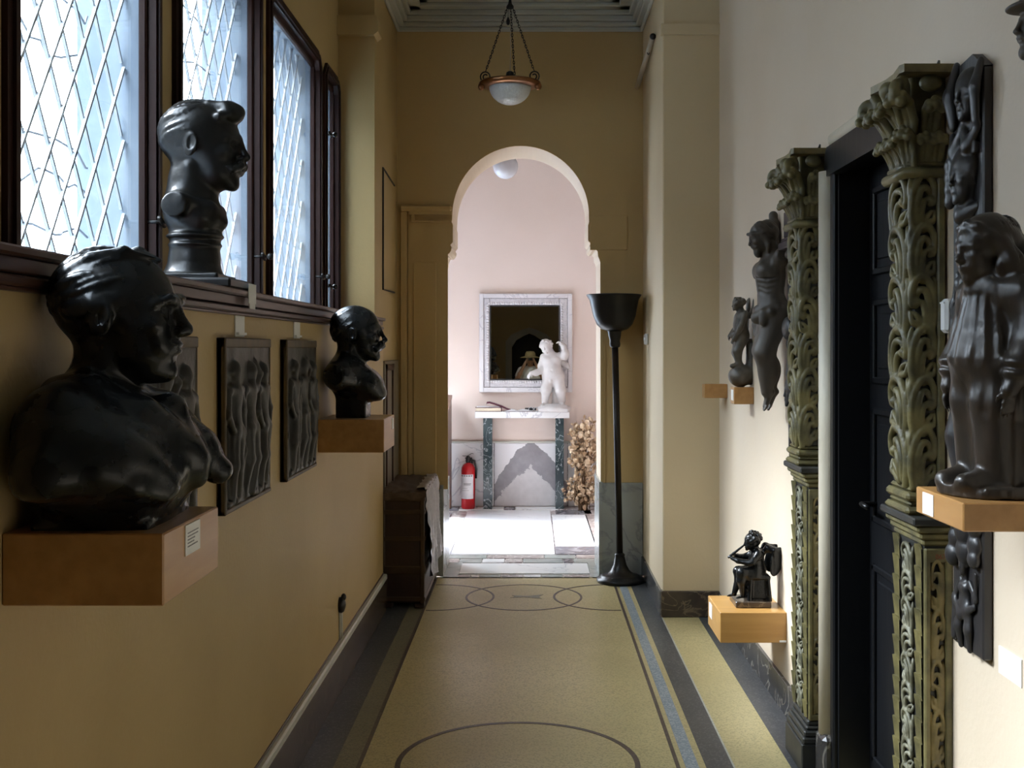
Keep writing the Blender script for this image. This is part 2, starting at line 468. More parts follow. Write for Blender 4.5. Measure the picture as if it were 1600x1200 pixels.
def bust_old():
    """large bronze bust of an old man in a draped coat; local origin at its base, front +Y, +X its left side"""
    F = SDF((-.29, -.125, -.01), (.29, .30, .50), .0028)
    F.frame()
    # chest and sloping shoulders under a heavy coat
    F.ell((0, .01, .13), (.17, .105, .105), k=.06)
    F.chain([(.05, -.02, .205), (.13, -.025, .165), (.225, -.02, .095)], [.05, .058, .045], k=.06, sym=True)
    F.ell((.13, .03, .10), (.10, .095, .075), k=.06, sym=True)
    F.ell((0, .075, .10), (.13, .09, .095), k=.06)
    F.box((.0, .02, .03), (.125, .085, .045), rd=.02, k=.05)
    F.box((0, .02, .0), (.13, .095, .012), rd=.006, k=.01)
    F.ell((0, .225, -.01), (.34, .075, .055), k=.04, op='s')
    F.ell((-.27, .03, -.01), (.11, .22, .065), k=.04, op='s'); F.ell((.27, .03, -.01), (.11, .22, .065), k=.04, op='s')
    # collar, lapels crossing the chest, hanging corner of the coat on the far side
    F.chain([(.06, -.06, .225), (.085, .01, .215), (.075, .085, .185), (.03, .145, .12), (.0, .165, .07)], [.02, .024, .024, .02, .014], k=.03)
    F.chain([(-.06, -.06, .225), (-.085, .01, .215), (-.075, .085, .185), (-.045, .15, .12), (-.06, .185, .075)], [.02, .024, .026, .026, .02], k=.03)
    F.chain([(-.13, .07, .16), (-.12, .13, .11), (-.085, .18, .075)], [.03, .035, .02], k=.03)
    F.chain([(.17, .02, .15), (.16, .085, .115), (.10, .135, .07)], [.02, .026, .02], k=.03)
    F.chain([(.12, .03, .185), (.115, .09, .14), (.07, .14, .09)], [.014, .018, .012], k=.025)
    for q in (.0, .035, .07, .10):
        F.chain([(.085+q, .0, .20-q*.55), (.11+q, .06, .155-q*.5), (.10+q*.8, .105, .11-q*.35), (.06+q*.6, .135, .075-q*.2)], [.006, .010, .010, .005], k=.022)
        F.chain([(-.085-q, .0, .20-q*.55), (-.11-q, .06, .155-q*.5), (-.11-q*.8, .115, .11-q*.35), (-.08-q*.6, .15, .075-q*.2)], [.006, .010, .010, .005], k=.022)
    F.ell((0, .115, .195), (.03, .028, .026), k=.02); F.cap((0, .12, .18), (.01, .16, .10), .018, .026, k=.02)
    F.frame(R=rotm(.03, 0, 0), t=(0, .033, .353), sc=.236)
    head(F, old=True, nose=.97)
    F.ell((0, -.09, .14), (.345, .415, .375), k=.05)
    rg = np.random.RandomState(3)
    locks(F, 110, rg, (0, -.09, .135), (.345, .42, .38), size=.022, length=.30, zlo=-.16, ymax=.16, k=.022, down=(0, -1, -.3))
    F.chain([(.30, .06, .12), (.325, -.1, .08), (.30, -.3, .03)], [.03, .045, .04], k=.06, sym=True)
    F.chain([(.07, .27, .415), (.17, .08, .47), (.23, -.15, .42)], [.015, .03, .03], k=.05)
    F.chain([(-.05, .28, .41), (-.12, .1, .485), (-.18, -.15, .45)], [.015, .03, .03], k=.05)
    F.frame(); F.rough(.0006, 90, 1); F.rough(.0010, 38, 2)
    return F
def bust_sill():
    """moustached man with swept-up hair, narrow cut shoulders on a ringed socle"""
    F = SDF((-.17, -.2, -.01), (.17, .22, .53), .003)
    F.frame()
    F.cap((0, -.018, .28), (0, -.015, .20), .062, .068, k=.03)
    F.chain([(-.12, -.042, .205), (0, -.03, .215), (.12, -.042, .205)], [.034, .045, .034], k=.03)
    F.box((-.148, -.04, .2), (.035, .08, .06), rd=.004, op='s'); F.box((.148, -.04, .2), (.035, .08, .06), rd=.004, op='s')
    F.ell((0, .018, .178), (.082, .05, .042), k=.03)
    F.chain([(.10, -.02, .222), (.05, .04, .20), (0, .06, .165)], [.010, .014, .012], k=.02, sym=True)
    F.cap((0, -.012, .17), (0, -.016, .06), .068, .068, k=.02)
    F.ell((0, -.014, .125), (.084, .080, .014), k=.012); F.ell((0, -.014, .10), (.078, .074, .012), k=.01)
    F.cap((0, -.016, .05), (0, -.018, .0), .07, .092, k=.02)
    F.box((0, -.018, .006), (.10, .095, .010), rd=.004, k=.01)
    F.frame(R=rotm(.0, 0, 0), t=(0, .012, .380), sc=.258)
    head(F, tache=1.15, nose=.98)
    F.ell((0, -.07, .15), (.35, .42, .365), k=.05)
    rg = np.random.RandomState(8)
    locks(F, 90, rg, (0, -.07, .15), (.35, .42, .37), size=.018, length=.32, zlo=-.05, ymax=.2, k=.02, down=(0, -1, -.2))
    F.chain([(-.22, .22, .33), (-.08, .32, .38), (.10, .35, .36), (.24, .24, .3)], [.05, .085, .09, .05], k=.06)
    F.chain([(-.05, .1, .48), (.02, .28, .43), (.08, .40, .37)], [.05, .07, .065], k=.06)
    F.chain([(.14, .1, .45), (.14, .28, .41), (.2, .33, .34)], [.05, .07, .045], k=.05)
    F.frame(); F.rough(.0005, 80, 4); F.rough(.0008, 35, 5)
    return F
def bust_shelf():
    """balding moustached man, bare cut chest on a plain block"""
    F = SDF((-.20, -.17, -.01), (.20, .22, .50), .0037)
    F.frame()
    F.ell((0, -.01, .17), (.14, .095, .085), k=.06)
    F.cap((-.14, -.045, .18), (.14, -.045, .18), .055, k=.05)
    F.cap((-.05, -.03, .23), (-.16, -.045, .18), .05, .04, k=.05); F.cap((.05, -.03, .23), (.16, -.045, .18), .05, .04, k=.05)
    F.ell((0, .06, .135), (.105, .075, .065), k=.04); F.ell((0, .105, .10), (.07, .04, .03), k=.03)
    F.box((0, .0, .055), (.075, .066, .06), rd=.008, k=.03)
    F.ell((.05, .07, .15), (.06, .045, .05), k=.03, sym=True)
    F.frame(t=(0, .02, .365), sc=.25)
    head(F, tache=1.35, nose=1.0)
    rg = np.random.RandomState(5)
    locks(F, 60, rg, (0, -.08, .10), (.33, .41, .37), size=.020, length=.25, zlo=-.12, ymax=.05, k=.02, down=(0, -.8, -.6))
    F.frame(); F.rough(.0005, 90, 7); F.rough(.0009, 40, 6)
    return F
def baby_head(F):
    """child's head of height 1"""
    F.ell((0, -.03, .08), (.40, .45, .42), k=.05)
    F.ell((0, .16, -.16), (.30, .26, .30), k=.12)
    F.ell((.16, .28, -.2), (.12, .11, .11), k=.08, sym=True)
    F.ell((0, .36, -.40), (.09, .08, .07), k=.06)
    F.ell((.14, .46, -.03), (.085, .07, .05), k=.06, op='s', sym=True)
    F.ell((.14, .36, -.035), (.06, .05, .04), k=.02, sym=True)
    F.chain([(0, .41, .0), (0, .47, -.13)], [.035, .05], k=.05)
    F.ell((0, .42, -.27), (.075, .04, .03), k=.02); F.ell((0, .41, -.31), (.055, .04, .025), k=.02)
    F.chain([(-.08, .39, -.29), (0, .46, -.288), (.08, .39, -.29)], .01, k=.015, op='s')
    F.ell((.39, -.02, -.08), (.035, .08, .11), k=.03, sym=True)
def curls(F, n, rg, cen, r, size, zlo, ymax, k=.03):
    for i in range(n):
        th = rg.rand()*6.283; ph = math.acos(1-1.3*rg.rand())
        d = np.array((math.sin(ph)*math.cos(th), math.sin(ph)*math.sin(th), math.cos(ph)))
        p = np.array(cen)+d*np.array(r)
        if p[2] < zlo or p[1] > ymax: continue
        F.ell(p, size*(.7+.5*rg.rand()), k=k)
def hand(F, w, d, up, size, curl=.5, k=.008):
    """five fingers on a palm: w wrist, d direction of the palm, up = back of the hand"""
    w = np.array(w, float); d = np.array(d, float); d /= np.linalg.norm(d)
    u = np.array(up, float); u -= d*(u@d); u /= np.linalg.norm(u); s = np.cross(d, u)
    P = w+d*size*.45
    for j in (-1.2, -.4, .4, 1.2):
        F.cap(w+s*size*.05*j, P+s*size*.13*j, size*.10, size*.095, k=size*.08)
    for j, ln in ((-1.2, .36), (-.4, .45), (.4, .48), (1.2, .43)):
        a = P+s*size*.14*j; b = a+(d*math.cos(curl)-u*math.sin(curl))*size*ln*.55
        c = b+(d*math.cos(curl*2)-u*math.sin(curl*2))*size*ln*.5
        F.chain([a, b, c], [size*.075, size*.068, size*.05], k=size*.03)
    a = w+s*size*.16+d*size*.12; b = a+(s*.7+d*.6-u*.3)*size*.24; c = b+(d*.8-u*.5+s*.1)*size*.2
    F.chain([a, b, c], [size*.09, size*.075, size*.055], k=size*.04)
def foot(F, ankle, d, size, k=.01, up=(0, 0, 1)):
    a = np.array(ankle, float); d = np.array(d, float); d /= np.linalg.norm(d); u = np.array(up, float); s = np.cross(d, u)
    F.cap(a, a-u*size*.26-d*size*.12, size*.15, size*.13, k=k)
    F.cap(a-u*size*.12, a+d*size*.55-u*size*.28, size*.14, size*.10, k=k)
    F.cap(a-u*size*.27-d*size*.1, a+d*size*.6-u*size*.30, size*.10, size*.09, k=k)
    for j in range(5):
        o = (j-2)*size*.075
        p = a+d*size*.55-u*size*.31+s*o
        F.cap(p, p+d*size*(.22-abs(j-1.2)*.02), size*.055, size*.048, k=size*.03)
def putto():
    """marble child standing on a rock, left arm raised behind the head; seen from the front (+Y local)"""
    F = SDF((-.27, -.2, -.02), (.22, .22, .72), .0052)
    F.frame()
    # rock, trunk support
    F.ell((.02, -.0, .02), (.17, .13, .045), k=.02); F.box((.02, 0, .005), (.15, .12, .018), rd=.01, k=.02)
    F.cap((.03, -.07, .04), (.04, -.05, .25), .045, .04, k=.02)
    # legs: local +x is the child's left, on the viewer's right after turning to the camera
    F.chain([(-.035, .0, .33), (-.06, .03, .21), (-.075, .0, .09)], [.066, .05, .033], k=.03)
    foot(F, (-.078, .0, .085), (-.35, 1, 0), .095)
    F.chain([(.055, -.01, .33), (.085, .02, .20), (.095, -.04, .095)], [.068, .05, .034], k=.03)
    foot(F, (.095, -.045, .09), (.3, 1, 0), .095)
    F.ell((-.06, .035, .205), (.045, .045, .04), k=.02); F.ell((.085, .03, .20), (.045, .045, .04), k=.02)
    # trunk
    F.ell((.01, -.005, .355), (.10, .08, .07), k=.04)
    F.ell((.0, .02, .41), (.088, .078, .075), k=.05)
    F.ell((-.005, .0, .49), (.092, .068, .07), k=.05)
    F.ell((-.012, .06, .30), (.014, .016, .02), k=.012)
    F.cap((-.075, 0, .535), (.07, 0, .54), .036, k=.04)
    F.ell((-.04, .045, .505), (.035, .025, .028), k=.03); F.ell((.04, .045, .505), (.035, .025, .028), k=.03)
    F.ell((0, .099, .40), .008, k=.012, op='s')
    # right arm bent forward and out to the side
    F.chain([(-.085, 0, .53), (-.115, .0, .44), (-.105, .03, .40)], [.038, .032, .03], k=.02)
    F.chain([(-.105, .03, .40), (-.16, .06, .375), (-.205, .08, .37)], [.032, .028, .021], k=.02)
    hand(F, (-.205, .08, .37), (-.5, .5, -.6), (0, .5, .6), .075, .6)
    # left arm raised, hand beside the head
    F.chain([(.08, 0, .545), (.125, .02, .54), (.135, .03, .58)], [.038, .034, .032], k=.02)
    F.chain([(.135, .03, .575), (.115, .02, .64), (.09, .015, .665)], [.032, .026, .022], k=.02)
    hand(F, (.095, .015, .66), (-.6, .1, .55), (.3, -.5, .6), .07, .7)
    # wing stub seen behind the arm
    F.chain([(.05, -.06, .5), (.13, -.08, .45), (.15, -.08, .43)], [.03, .03, .02], k=.02)
    # head bent to the child's right
    F.cap((-.01, 0, .55), (-.03, .0, .60), .042, .04, k=.03)
    F.frame(R=rotm(-.15, 0, 0)@rotm(0, -.38, .35), t=(-.055, .02, .635), sc=.145)
    baby_head(F)
    rg = np.random.RandomState(2); curls(F, 60, rg, (0, -.04, .10), (.41, .45, .42), .09, .0, .25, k=.05)
    F.frame(); F.rough(.0006, 60, 9)
    return F
def flute_cherub():
    """winged bronze child seated on a stool playing a short pipe; front +Y"""
    F = SDF((-.10, -.155, -.005), (.10, .17, .325), .0024)
    F.frame()
    # stool with cloth
    F.box((0, -.02, .052), (.042, .042, .048), rd=.008, k=.01); F.box((0, -.02, .105), (.05, .05, .008), rd=.005, k=.006)
    for sx in (-1, 1):
        for sy in (-1, 1): F.cap((sx*.04, -.02+sy*.04, .09), (sx*.046, -.02+sy*.046, .0), .009, .011, k=.01)
    F.chain([(-.035, .025, .10), (0, .03, .07), (.035, .025, .1)], .01, k=.01)
    # legs
    F.chain([(.028, -.005, .125), (.034, .062, .118), (.032, .058, .09), (.024, .082, .022)], [.029, .023, .021, .012], k=.012)
    foot(F, (.024, .083, .022), (.1, 1, -.1), .042, k=.005)
    F.chain([(-.028, -.005, .125), (-.034, .058, .126), (-.03, .06, .09), (-.024, .052, .024)], [.029, .024, .021, .012], k=.012)
    foot(F, (-.024, .052, .024), (-.1, 1, -.1), .042, k=.005)
    # trunk
    F.ell((0, -.02, .135), (.045, .04, .032), k=.02); F.ell((0, -.012, .16), (.038, .036, .035), k=.02)
    F.ell((0, -.016, .195), (.042, .033, .034), k=.02); F.cap((-.034, -.018, .212), (.034, -.018, .212), .017, k=.015)
    # arms to the pipe
    F.chain([(.04, -.016, .21), (.052, .018, .185), (.05, .03, .182)], [.017, .0145, .013], k=.01)
    F.chain([(.05, .03, .182), (.03, .07, .19), (.014, .086, .20)], [.014, .011, .009], k=.008)
    hand(F, (.016, .084, .20), (-.6, .5, .1), (0, .7, -.6), .03, .9, k=.003)
    F.chain([(-.04, -.016, .21), (-.052, .012, .178), (-.05, .026, .172)], [.017, .0145, .013], k=.01)
    F.chain([(-.05, .026, .172), (-.03, .075, .178), (-.012, .10, .188)], [.014, .011, .009], k=.008)
    hand(F, (-.014, .098, .188), (.6, .5, .1), (0, .7, -.6), .03, .9, k=.003)
    F.chain([(0, .048, .240), (0, .112, .190)], [.005, .0065], k=.002)
    # wings
    for sx in (-1, 1):
        F.chain([(sx*.016, -.04, .212), (sx*.030, -.062, .236), (sx*.042, -.088, .228)], [.012, .015, .016], k=.012)
        F.ell((sx*.046, -.098, .178), (.010, .034, .068), rot=(.28, 0, -sx*.35), k=.01)
        for i in range(4): F.chain([(sx*.060, -.078-.012*i, .205-.012*i), (sx*.060, -.090-.012*i, .14+.004*i)], .003, k=.006, op='s')
    # head
    F.cap((0, -.014, .215), (0, -.006, .24), .018, .017, k=.012)
    F.frame(R=rotm(-.12, 0, 0), t=(0, .004, .262), sc=.084)
    baby_head(F)
    rg = np.random.RandomState(4); curls(F, 46, rg, (0, -.06, .12), (.41, .45, .42), .10, .02, .3, k=.05)
    F.frame()
    return F
def sphere_angel():
    """small worn wooden winged figure standing on a ball, leaning on its wings; front +Y"""
    F = SDF((-.09, -.10, -.005), (.09, .10, .43), .0034)
    F.frame()
    F.ell((0, .01, .052), (.055, .056, .053), k=.004)
    F.cap((0, -.05, .04), (0, -.05, .2), .032, .03, k=.02)
    F.chain([(.022, .005, .235), (.026, .02, .165), (.02, .005, .10)], [.03, .022, .015], k=.012)
    F.chain([(-.022, .005, .235), (-.02, .03, .17), (-.016, .02, .108)], [.03, .022, .015], k=.012)
    F.cap((.02, .0, .10), (.022, .04, .1), .014, .01, k=.008); F.cap((-.016, .02, .108), (-.018, .055, .1), .014, .01, k=.008)
    F.ell((0, .005, .25), (.046, .038, .035), k=.02); F.ell((0, .008, .29), (.04, .035, .04), k=.02); F.ell((0, .005, .33), (.044, .033, .03), k=.02)
    F.cap((-.045, .0, .345), (.045, .0, .345), .018, k=.015)
    F.chain([(.05, .0, .34), (.06, .01, .285), (.045, .05, .24)], [.016, .013, .01], k=.01)
    F.chain([(-.05, .0, .34), (-.058, .025, .28), (-.03, .05, .225)], [.016, .013, .01], k=.01)
    hand(F, (.045, .05, .24), (-.3, .3, -.6), (.4, .6, 0), .03, .4, k=.003); hand(F, (-.03, .05, .225), (.3, .3, -.6), (-.4, .6, 0), .03, .4, k=.003)
    F.chain([(-.03, .02, .26), (0, .04, .245), (.035, .025, .26)], [.012, .016, .012], k=.012)
    for sx in (-1, 1):
        F.chain([(sx*.025, -.04, .34), (sx*.05, -.06, .405), (sx*.07, -.065, .38), (sx*.07, -.06, .28)], [.016, .02, .022, .01], k=.015)
        for i in range(4):
            F.chain([(sx*(.04+.01*i), -.058, .39-.02*i), (sx*(.052+.008*i), -.064, .33-.012*i), (sx*(.055+.006*i), -.062, .27)], [.011, .012, .006], k=.006)
    F.cap((0, .0, .345), (0, .01, .37), .017, k=.01)
    F.frame(R=rotm(-.1, 0, .0), t=(0, .02, .393), sc=.066)
    baby_head(F); rg = np.random.RandomState(11); curls(F, 50, rg, (0, -.05, .1), (.42, .45, .42), .11, -.05, .3, k=.05)
    F.frame(); F.rough(.0006, 120, 3)
    return F
def corpus():
    """carved figure from a cross: head sunk, one arm raised, loincloth, legs together; front +Y, local z=0 at the feet"""
    F = SDF((-.14, -.12, -.03), (.19, .20, .93), .0042)
    F.frame()
    F.chain([(.04, -.005, .40), (.038, .034, .255), (.03, .0, .08)], [.06, .044, .026], k=.03)
    F.chain([(-.04, -.005, .40), (-.034, .046, .25), (-.012, .03, .075)], [.06, .044, .026], k=.03)
    F.ell((.035, .0, .17), (.036, .045, .07), k=.02); F.ell((-.025, .02, .17), (.036, .042, .07), k=.02)
    foot(F, (.022, .008, .075), (0, .45, -.85), .10, k=.01, up=(0, .85, .45)); foot(F, (-.012, .035, .075), (0, .45, -.85), .10, k=.01, up=(0, .85, .45))
    F.ell((0, -.005, .43), (.088, .066, .06), k=.04); F.ell((0, .01, .50), (.072, .056, .07), k=.04)
    F.ell((0, .012, .585), (.088, .066, .075), k=.04); F.ell((.04, .05, .61), (.042, .03, .035), k=.03, sym=True)
    for i in range(4):
        F.chain([(.02, .078-.004*i, .575-.02*i), (.065, .05, .565-.022*i), (.085, .0, .575-.022*i)], .004, k=.012, op='s', sym=True)
    F.ell((0, .078, .47), .007, k=.012, op='s')
    F.cap((-.085, -.01, .65), (.09, -.01, .66), .034, k=.04)
    # loincloth with knot
    F.chain([(-.085, .03, .425), (0, .07, .40), (.085, .04, .43), (.10, 0, .44)], [.022, .026, .024, .02], k=.012)
    F.chain([(-.09, .0, .44), (0, .062, .435), (.09, .0, .45)], [.016, .018, .016], k=.012)
    F.ell((.085, .04, .43), (.026, .026, .03), k=.012)
    F.chain([(.09, .03, .42), (.10, .02, .36), (.095, .015, .30)], [.02, .028, .026], k=.012); F.chain([(.085, .05, .42), (.085, .05, .37), (.078, .05, .33)], [.014, .02, .018], k=.01)
    F.chain([(-.07, .06, .42), (-.07, .062, .38)], [.02, .018], k=.012)
    # arm raised, seen nearest the viewer
    F.chain([(.095, -.01, .665), (.118, -.03, .73), (.128, -.035, .775)], [.036, .031, .028], k=.02)
    F.chain([(.128, -.035, .775), (.140, -.04, .82), (.146, -.042, .845)], [.028, .028, .019], k=.02)
    F.cap((.146, -.042, .84), (.150, -.042, .868), .019, .021, k=.005)
    F.ell((-.115, -.01, .665), (.03, .035, .035), k=.02)
    # head
    F.cap((0, .0, .665), (0, .03, .715), .042, .04, k=.03)
    F.frame(R=rotm(-.32, 0, 0), t=(-.01, .050, .755), sc=.138)
    head(F, tache=.9, k=1)
    F.ell((0, .30, -.44), (.15, .12, .16), k=.06)
    rg = np.random.RandomState(6); locks(F, 60, rg, (0, -.08, .1), (.35, .43, .38), size=.06, length=.3, zlo=-.3, ymax=.15, k=.03, down=(0, -.5, -.8))
    F.chain([(-.36, .05, .12), (-.2, .33, .2), (0, .42, .22), (.2, .33, .2), (.36, .05, .12), (.3, -.3, .12), (0, -.48, .14), (-.3, -.3, .12), (-.36, .05, .12)], .05, k=.02)
    F.chain([(.3, .0, .0), (.33, -.02, -.3), (.27, .04, -.5)], [.07, .09, .05], k=.04, sym=True)
    F.frame(); F.rough(.0007, 70, 8)
    return F
def robed_statue():
    """dark carved figure with long straight hair, short pleated tunic over a long robe, hand against the thigh; front +Y"""
    F = SDF((-.155, -.13, -.005), (.155, .13, .60), .0034)
    F.frame()
    for i in range(12): F.box((0, 0, .013), (.104, .028, .013), rot=(0, 0, math.pi*i/12), rd=.004)
    # robe, two legs reading through the cloth
    F.chain([(.035, .0, .31), (.036, .012, .19), (.034, .008, .05)], [.052, .047, .042], k=.02)
    F.chain([(-.035, .0, .31), (-.036, .018, .19), (-.034, .014, .05)], [.052, .047, .042], k=.02)
    F.cap((0, -.03, .30), (0, -.04, .05), .062, .068, k=.03)
    F.box((0, -.03, .04), (.068, .05, .018), rd=.012, k=.02)
    for x in (-.06, .0, .065):
        F.chain([(x, .06, .3), (x*1.02, .068, .17), (x*1.1, .075, .03)], [.004, .006, .006], k=.014, op='s')
    F.chain([(.075, .02, .3), (.082, .0, .15), (.08, .0, .03)], [.004, .007, .006], k=.014, op='s')
    F.chain([(-.075, .02, .3), (-.082, .0, .15), (-.08, .0, .03)], [.004, .007, .006], k=.014, op='s')
    F.cap((.034, .03, .035), (.036, .085, .03), .026, .02, k=.012); F.cap((-.034, .03, .035), (-.036, .09, .03), .026, .02, k=.012)
    # tunic flaring to the hip
    F.cap((0, -.005, .41), (0, .0, .285), .06, .084, k=.025)
    F.ell((0, .0, .275), (.092, .082, .02), k=.012)
    F.box((0, 0, .245), (.12, .12, .016), rd=.002, op='s') if False else None
    for i in range(8):
        a = -1.25+i*.357
        F.chain([(.052*math.sin(a), .056*math.cos(a), .40), (.080*math.sin(a), .078*math.cos(a), .34), (.096*math.sin(a), .090*math.cos(a), .272)], [.002, .004, .006], k=.016, op='s')
    F.cap((-.07, -.015, .405), (.07, -.015, .405), .038, k=.03)
    # arms with cuffs
    for s in (-1, 1):
        F.chain([(s*.082, -.018, .40), (s*.105, -.022, .33), (s*.105, .005, .27)], [.036, .033, .034], k=.015)
        F.ell((s*.104, .012, .262), (.034, .036, .016), rot=(.25, 0, 0), k=.006); F.ell((s*.103, .016, .242), (.031, .034, .016), rot=(.25, 0, 0), k=.006)
        F.cap((s*.102, .022, .24), (s*.098, .032, .215), .02, .018, k=.006)
        hand(F, (s*.098, .032, .215), (0, .12, -1), (s*1, .2, 0), .06, .25, k=.004)
    # head, long hair
    F.cap((0, -.005, .42), (0, .005, .45), .034, k=.015)
    F.frame(R=rotm(-.14, 0, 0), t=(0, .022, .494), sc=.132)
    head(F, ear=False, nose=.95)
    F.ell((.13, .24, -.2), (.12, .11, .14), k=.08, sym=True)
    F.ell((0, -.14, .14), (.43, .46, .41), k=.03)
    F.chain([(0, .22, .43), (.20, .20, .36), (.34, .08, .2), (.40, -.04, 0)], [.05, .055, .06, .07], k=.06, sym=True)
    F.chain([(.40, -.08, .05), (.47, -.14, -.22), (.50, -.22, -.58)], [.12, .15, .16], k=.08, sym=True)
    F.chain([(0, -.35, .2), (0, -.52, -.2), (0, -.66, -.62)], [.28, .30, .25], k=.1); F.cap((-.32, -.46, -.54), (.32, -.46, -.54), .2, k=.1)
    F.ell((.40, -.02, -.30), (.085, .12, .16), k=.05, sym=True)
    for i in range(19):
        a = math.pi*(.0+i/18); cx, cy = math.cos(a), -math.sin(a)
        F.chain([(.22*cx, -.10+.2*cy, .55), (.46*cx, -.13+.48*cy, .2), (.62*cx, -.15+.58*cy, -.2), (.70*cx, -.17+.74*cy, -.68)], .012, k=.03, op='s')
    F.frame(); F.rough(.0005, 110, 12); F.rough(.0007, 45, 13)
    return F
def hat_head():
    """carved head under a broad brim, chin forward; front +Y, z=0 at the chin"""
    F = SDF((-.10, -.14, -.05), (.10, .13, .21), .0032)
    F.frame(t=(0, 0, .060), sc=.120)
    head(F, tache=.7)
    F.ell((0, .32, -.45), (.13, .1, .12), k=.05)
    F.ell((0, .0, .33), (.50, .62, .105), rot=(-.10, 0, 0), k=.03); F.ell((0, -.08, .38), (.42, .48, .26), k=.05)
    rg = np.random.RandomState(9); locks(F, 40, rg, (0, -.1, .05), (.36, .42, .36), size=.07, length=.3, zlo=-.35, ymax=.0, k=.03, down=(0, -.4, -.8))
    F.frame(); F.rough(.0006, 90, 4)
    return F
# ---------------------------------------------------------------- material library
M = {}
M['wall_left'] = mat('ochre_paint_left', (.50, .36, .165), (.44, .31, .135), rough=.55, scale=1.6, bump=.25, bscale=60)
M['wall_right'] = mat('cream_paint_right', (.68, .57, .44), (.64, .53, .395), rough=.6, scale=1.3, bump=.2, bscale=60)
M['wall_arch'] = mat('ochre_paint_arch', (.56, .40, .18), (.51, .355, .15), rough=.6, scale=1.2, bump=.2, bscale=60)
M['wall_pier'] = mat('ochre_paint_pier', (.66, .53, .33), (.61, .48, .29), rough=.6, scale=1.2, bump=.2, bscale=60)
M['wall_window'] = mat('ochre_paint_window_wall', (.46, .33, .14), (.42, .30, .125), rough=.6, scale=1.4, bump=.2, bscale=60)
M['far_wall'] = mat('pink_paint', (.78, .665, .605), (.74, .62, .55), rough=.7, scale=1.0, bump=.15, bscale=60)
M['ceiling'] = mat('ceiling_paint', (.50, .50, .44), (.46, .46, .40), rough=.7, scale=2)
M['intrados'] = mat('arch_edge_paint', (.72, .60, .46), (.66, .54, .40), rough=.6, scale=2)
M['stone_out'] = mat('outside_stone', (.30, .35, .40), (.20, .25, .31), rough=.8, scale=6, bump=.4, bscale=30)
M['lining'] = mat('pale_lining_stone', (.34, .40, .46), (.22, .275, .34), rough=.8, scale=7, stretch=(1, 1, .3), bump=.4, bscale=30)
M['sky_block_wall'] = mat('sky_block_stone', (.27, .27, .27), (.22, .22, .23), rough=.8, scale=2, bump=.3, bscale=20)  # dark grey for the added wall that keeps low sky off the windows
M['dark_wood'] = mat('dark_window_wood', (.030, .011, .008), (.016, .006, .004), spec=.2, rough=.45, scale=10, stretch=(1, 1, .15))
M['sill_wood'] = mat('sill_wood', (.075, .034, .022), (.05, .022, .015), rough=.33, scale=10, stretch=(1, .15, 1))
M['door_wood'] = mat('black_door_wood', (.009, .0095, .011), (.006, .0065, .008), spec=.3, rough=.34, scale=10, stretch=(1, 1, .15), bump=.15, bscale=40)
M['bead'] = mat('cream_bead_paint', (.74, .67, .53), (.64, .57, .44), rough=.45, scale=5)
M['bronze'] = mat('black_bronze', (.005, .0055, .006), (.008, .0085, .0085), rough=.20, rough2=.32, scale=18, bump=.35, bscale=70, spec=.35, bdist=.002)
M['bronze2'] = mat('brown_bronze', (.008, .008, .007), (.006, .006, .006), spec=.35, rough=.32, scale=18, bump=.35, bscale=70, bdist=.002)
M['relief'] = mat('relief_bronze', (.026, .021, .014), (.015, .0125, .009), rough=.42, scale=14, bump=.5, bscale=60, bdist=.003)
M['relief_edge'] = mat('relief_edge', (.11, .070, .028), (.055, .038, .018), rough=.5, scale=14)
M['shelf_wood'] = mat('beech_veneer', (.46, .245, .085), (.38, .19, .062), rough=.32, scale=5, stretch=(6, .5, 6))
M['shelf_wood2'] = mat('golden_veneer', (.52, .29, .09), (.44, .23, .065), rough=.32, scale=5, stretch=(.5, 6, 6))
M['card'] = mat('white_card', (.80, .80, .78), (.76, .76, .74), rough=.6, scale=5)
M['ink'] = mat('grey_print', (.25, .25, .26), rough=.7)
M['red_ink'] = mat('red_paint_mark', (.22, .04, .015), rough=.6)
M['gilt'] = mat('worn_gilt', (.20, .17, .068), (.085, .076, .036), rough=.45, scale=16, bump=.5, bscale=60, bdist=.003)
M['gilt_panel'] = mat('worn_gilt_panel', (.26, .20, .075), (.10, .082, .036), rough=.5, scale=14, bump=.5, bscale=60, bdist=.003)
M['gilt_light'] = mat('worn_gilt_light', (.22, .21, .145), (.09, .085, .05), rough=.5, scale=30, lo=.42, hi=.6, bump=.4, bscale=70, bdist=.003)
M['gilt_dark'] = mat('dark_ground', (.020, .021, .021), (.035, .034, .028), rough=.5, scale=20)
M['oak'] = mat('dark_carved_oak', (.022, .021, .022), (.034, .031, .030), rough=.38, scale=18, stretch=(1, 1, .3), bump=.3, bscale=60)
M['oak_purple'] = mat('stained_oak', (.050, .030, .036), (.034, .022, .026), rough=.42, scale=14, stretch=(1, 1, .3))
M['statue_wood'] = mat('statue_wood', (.026, .021, .016), (.042, .031, .023), rough=.33, scale=22, stretch=(1, 1, .4), bump=.4, bscale=55, bdist=.003)
M['corpus_wood'] = mat('corpus_wood', (.085, .070, .055), (.060, .048, .037), rough=.5, scale=16, stretch=(1, 1, .3), bump=.4, bscale=50, bdist=.003)
M['angel_wood'] = mat('angel_wood', (.10, .085, .065), (.055, .046, .036), rough=.45, scale=22, bump=.5, bscale=60, bdist=.003)
M['iron'] = mat('black_iron', (.008, .008, .009), (.013, .012, .011), rough=.34, scale=12, spec=.35)
M['lamp_brown'] = mat('lamp_brown', (.018, .012, .009), (.012, .008, .006), spec=.25, rough=.42, scale=12)
M['skirt'] = marble('black_marble', (.030, .030, .032), (.22, .20, .17), scale=4, width=.018, rough=.25, second=(.055, .05, .045))
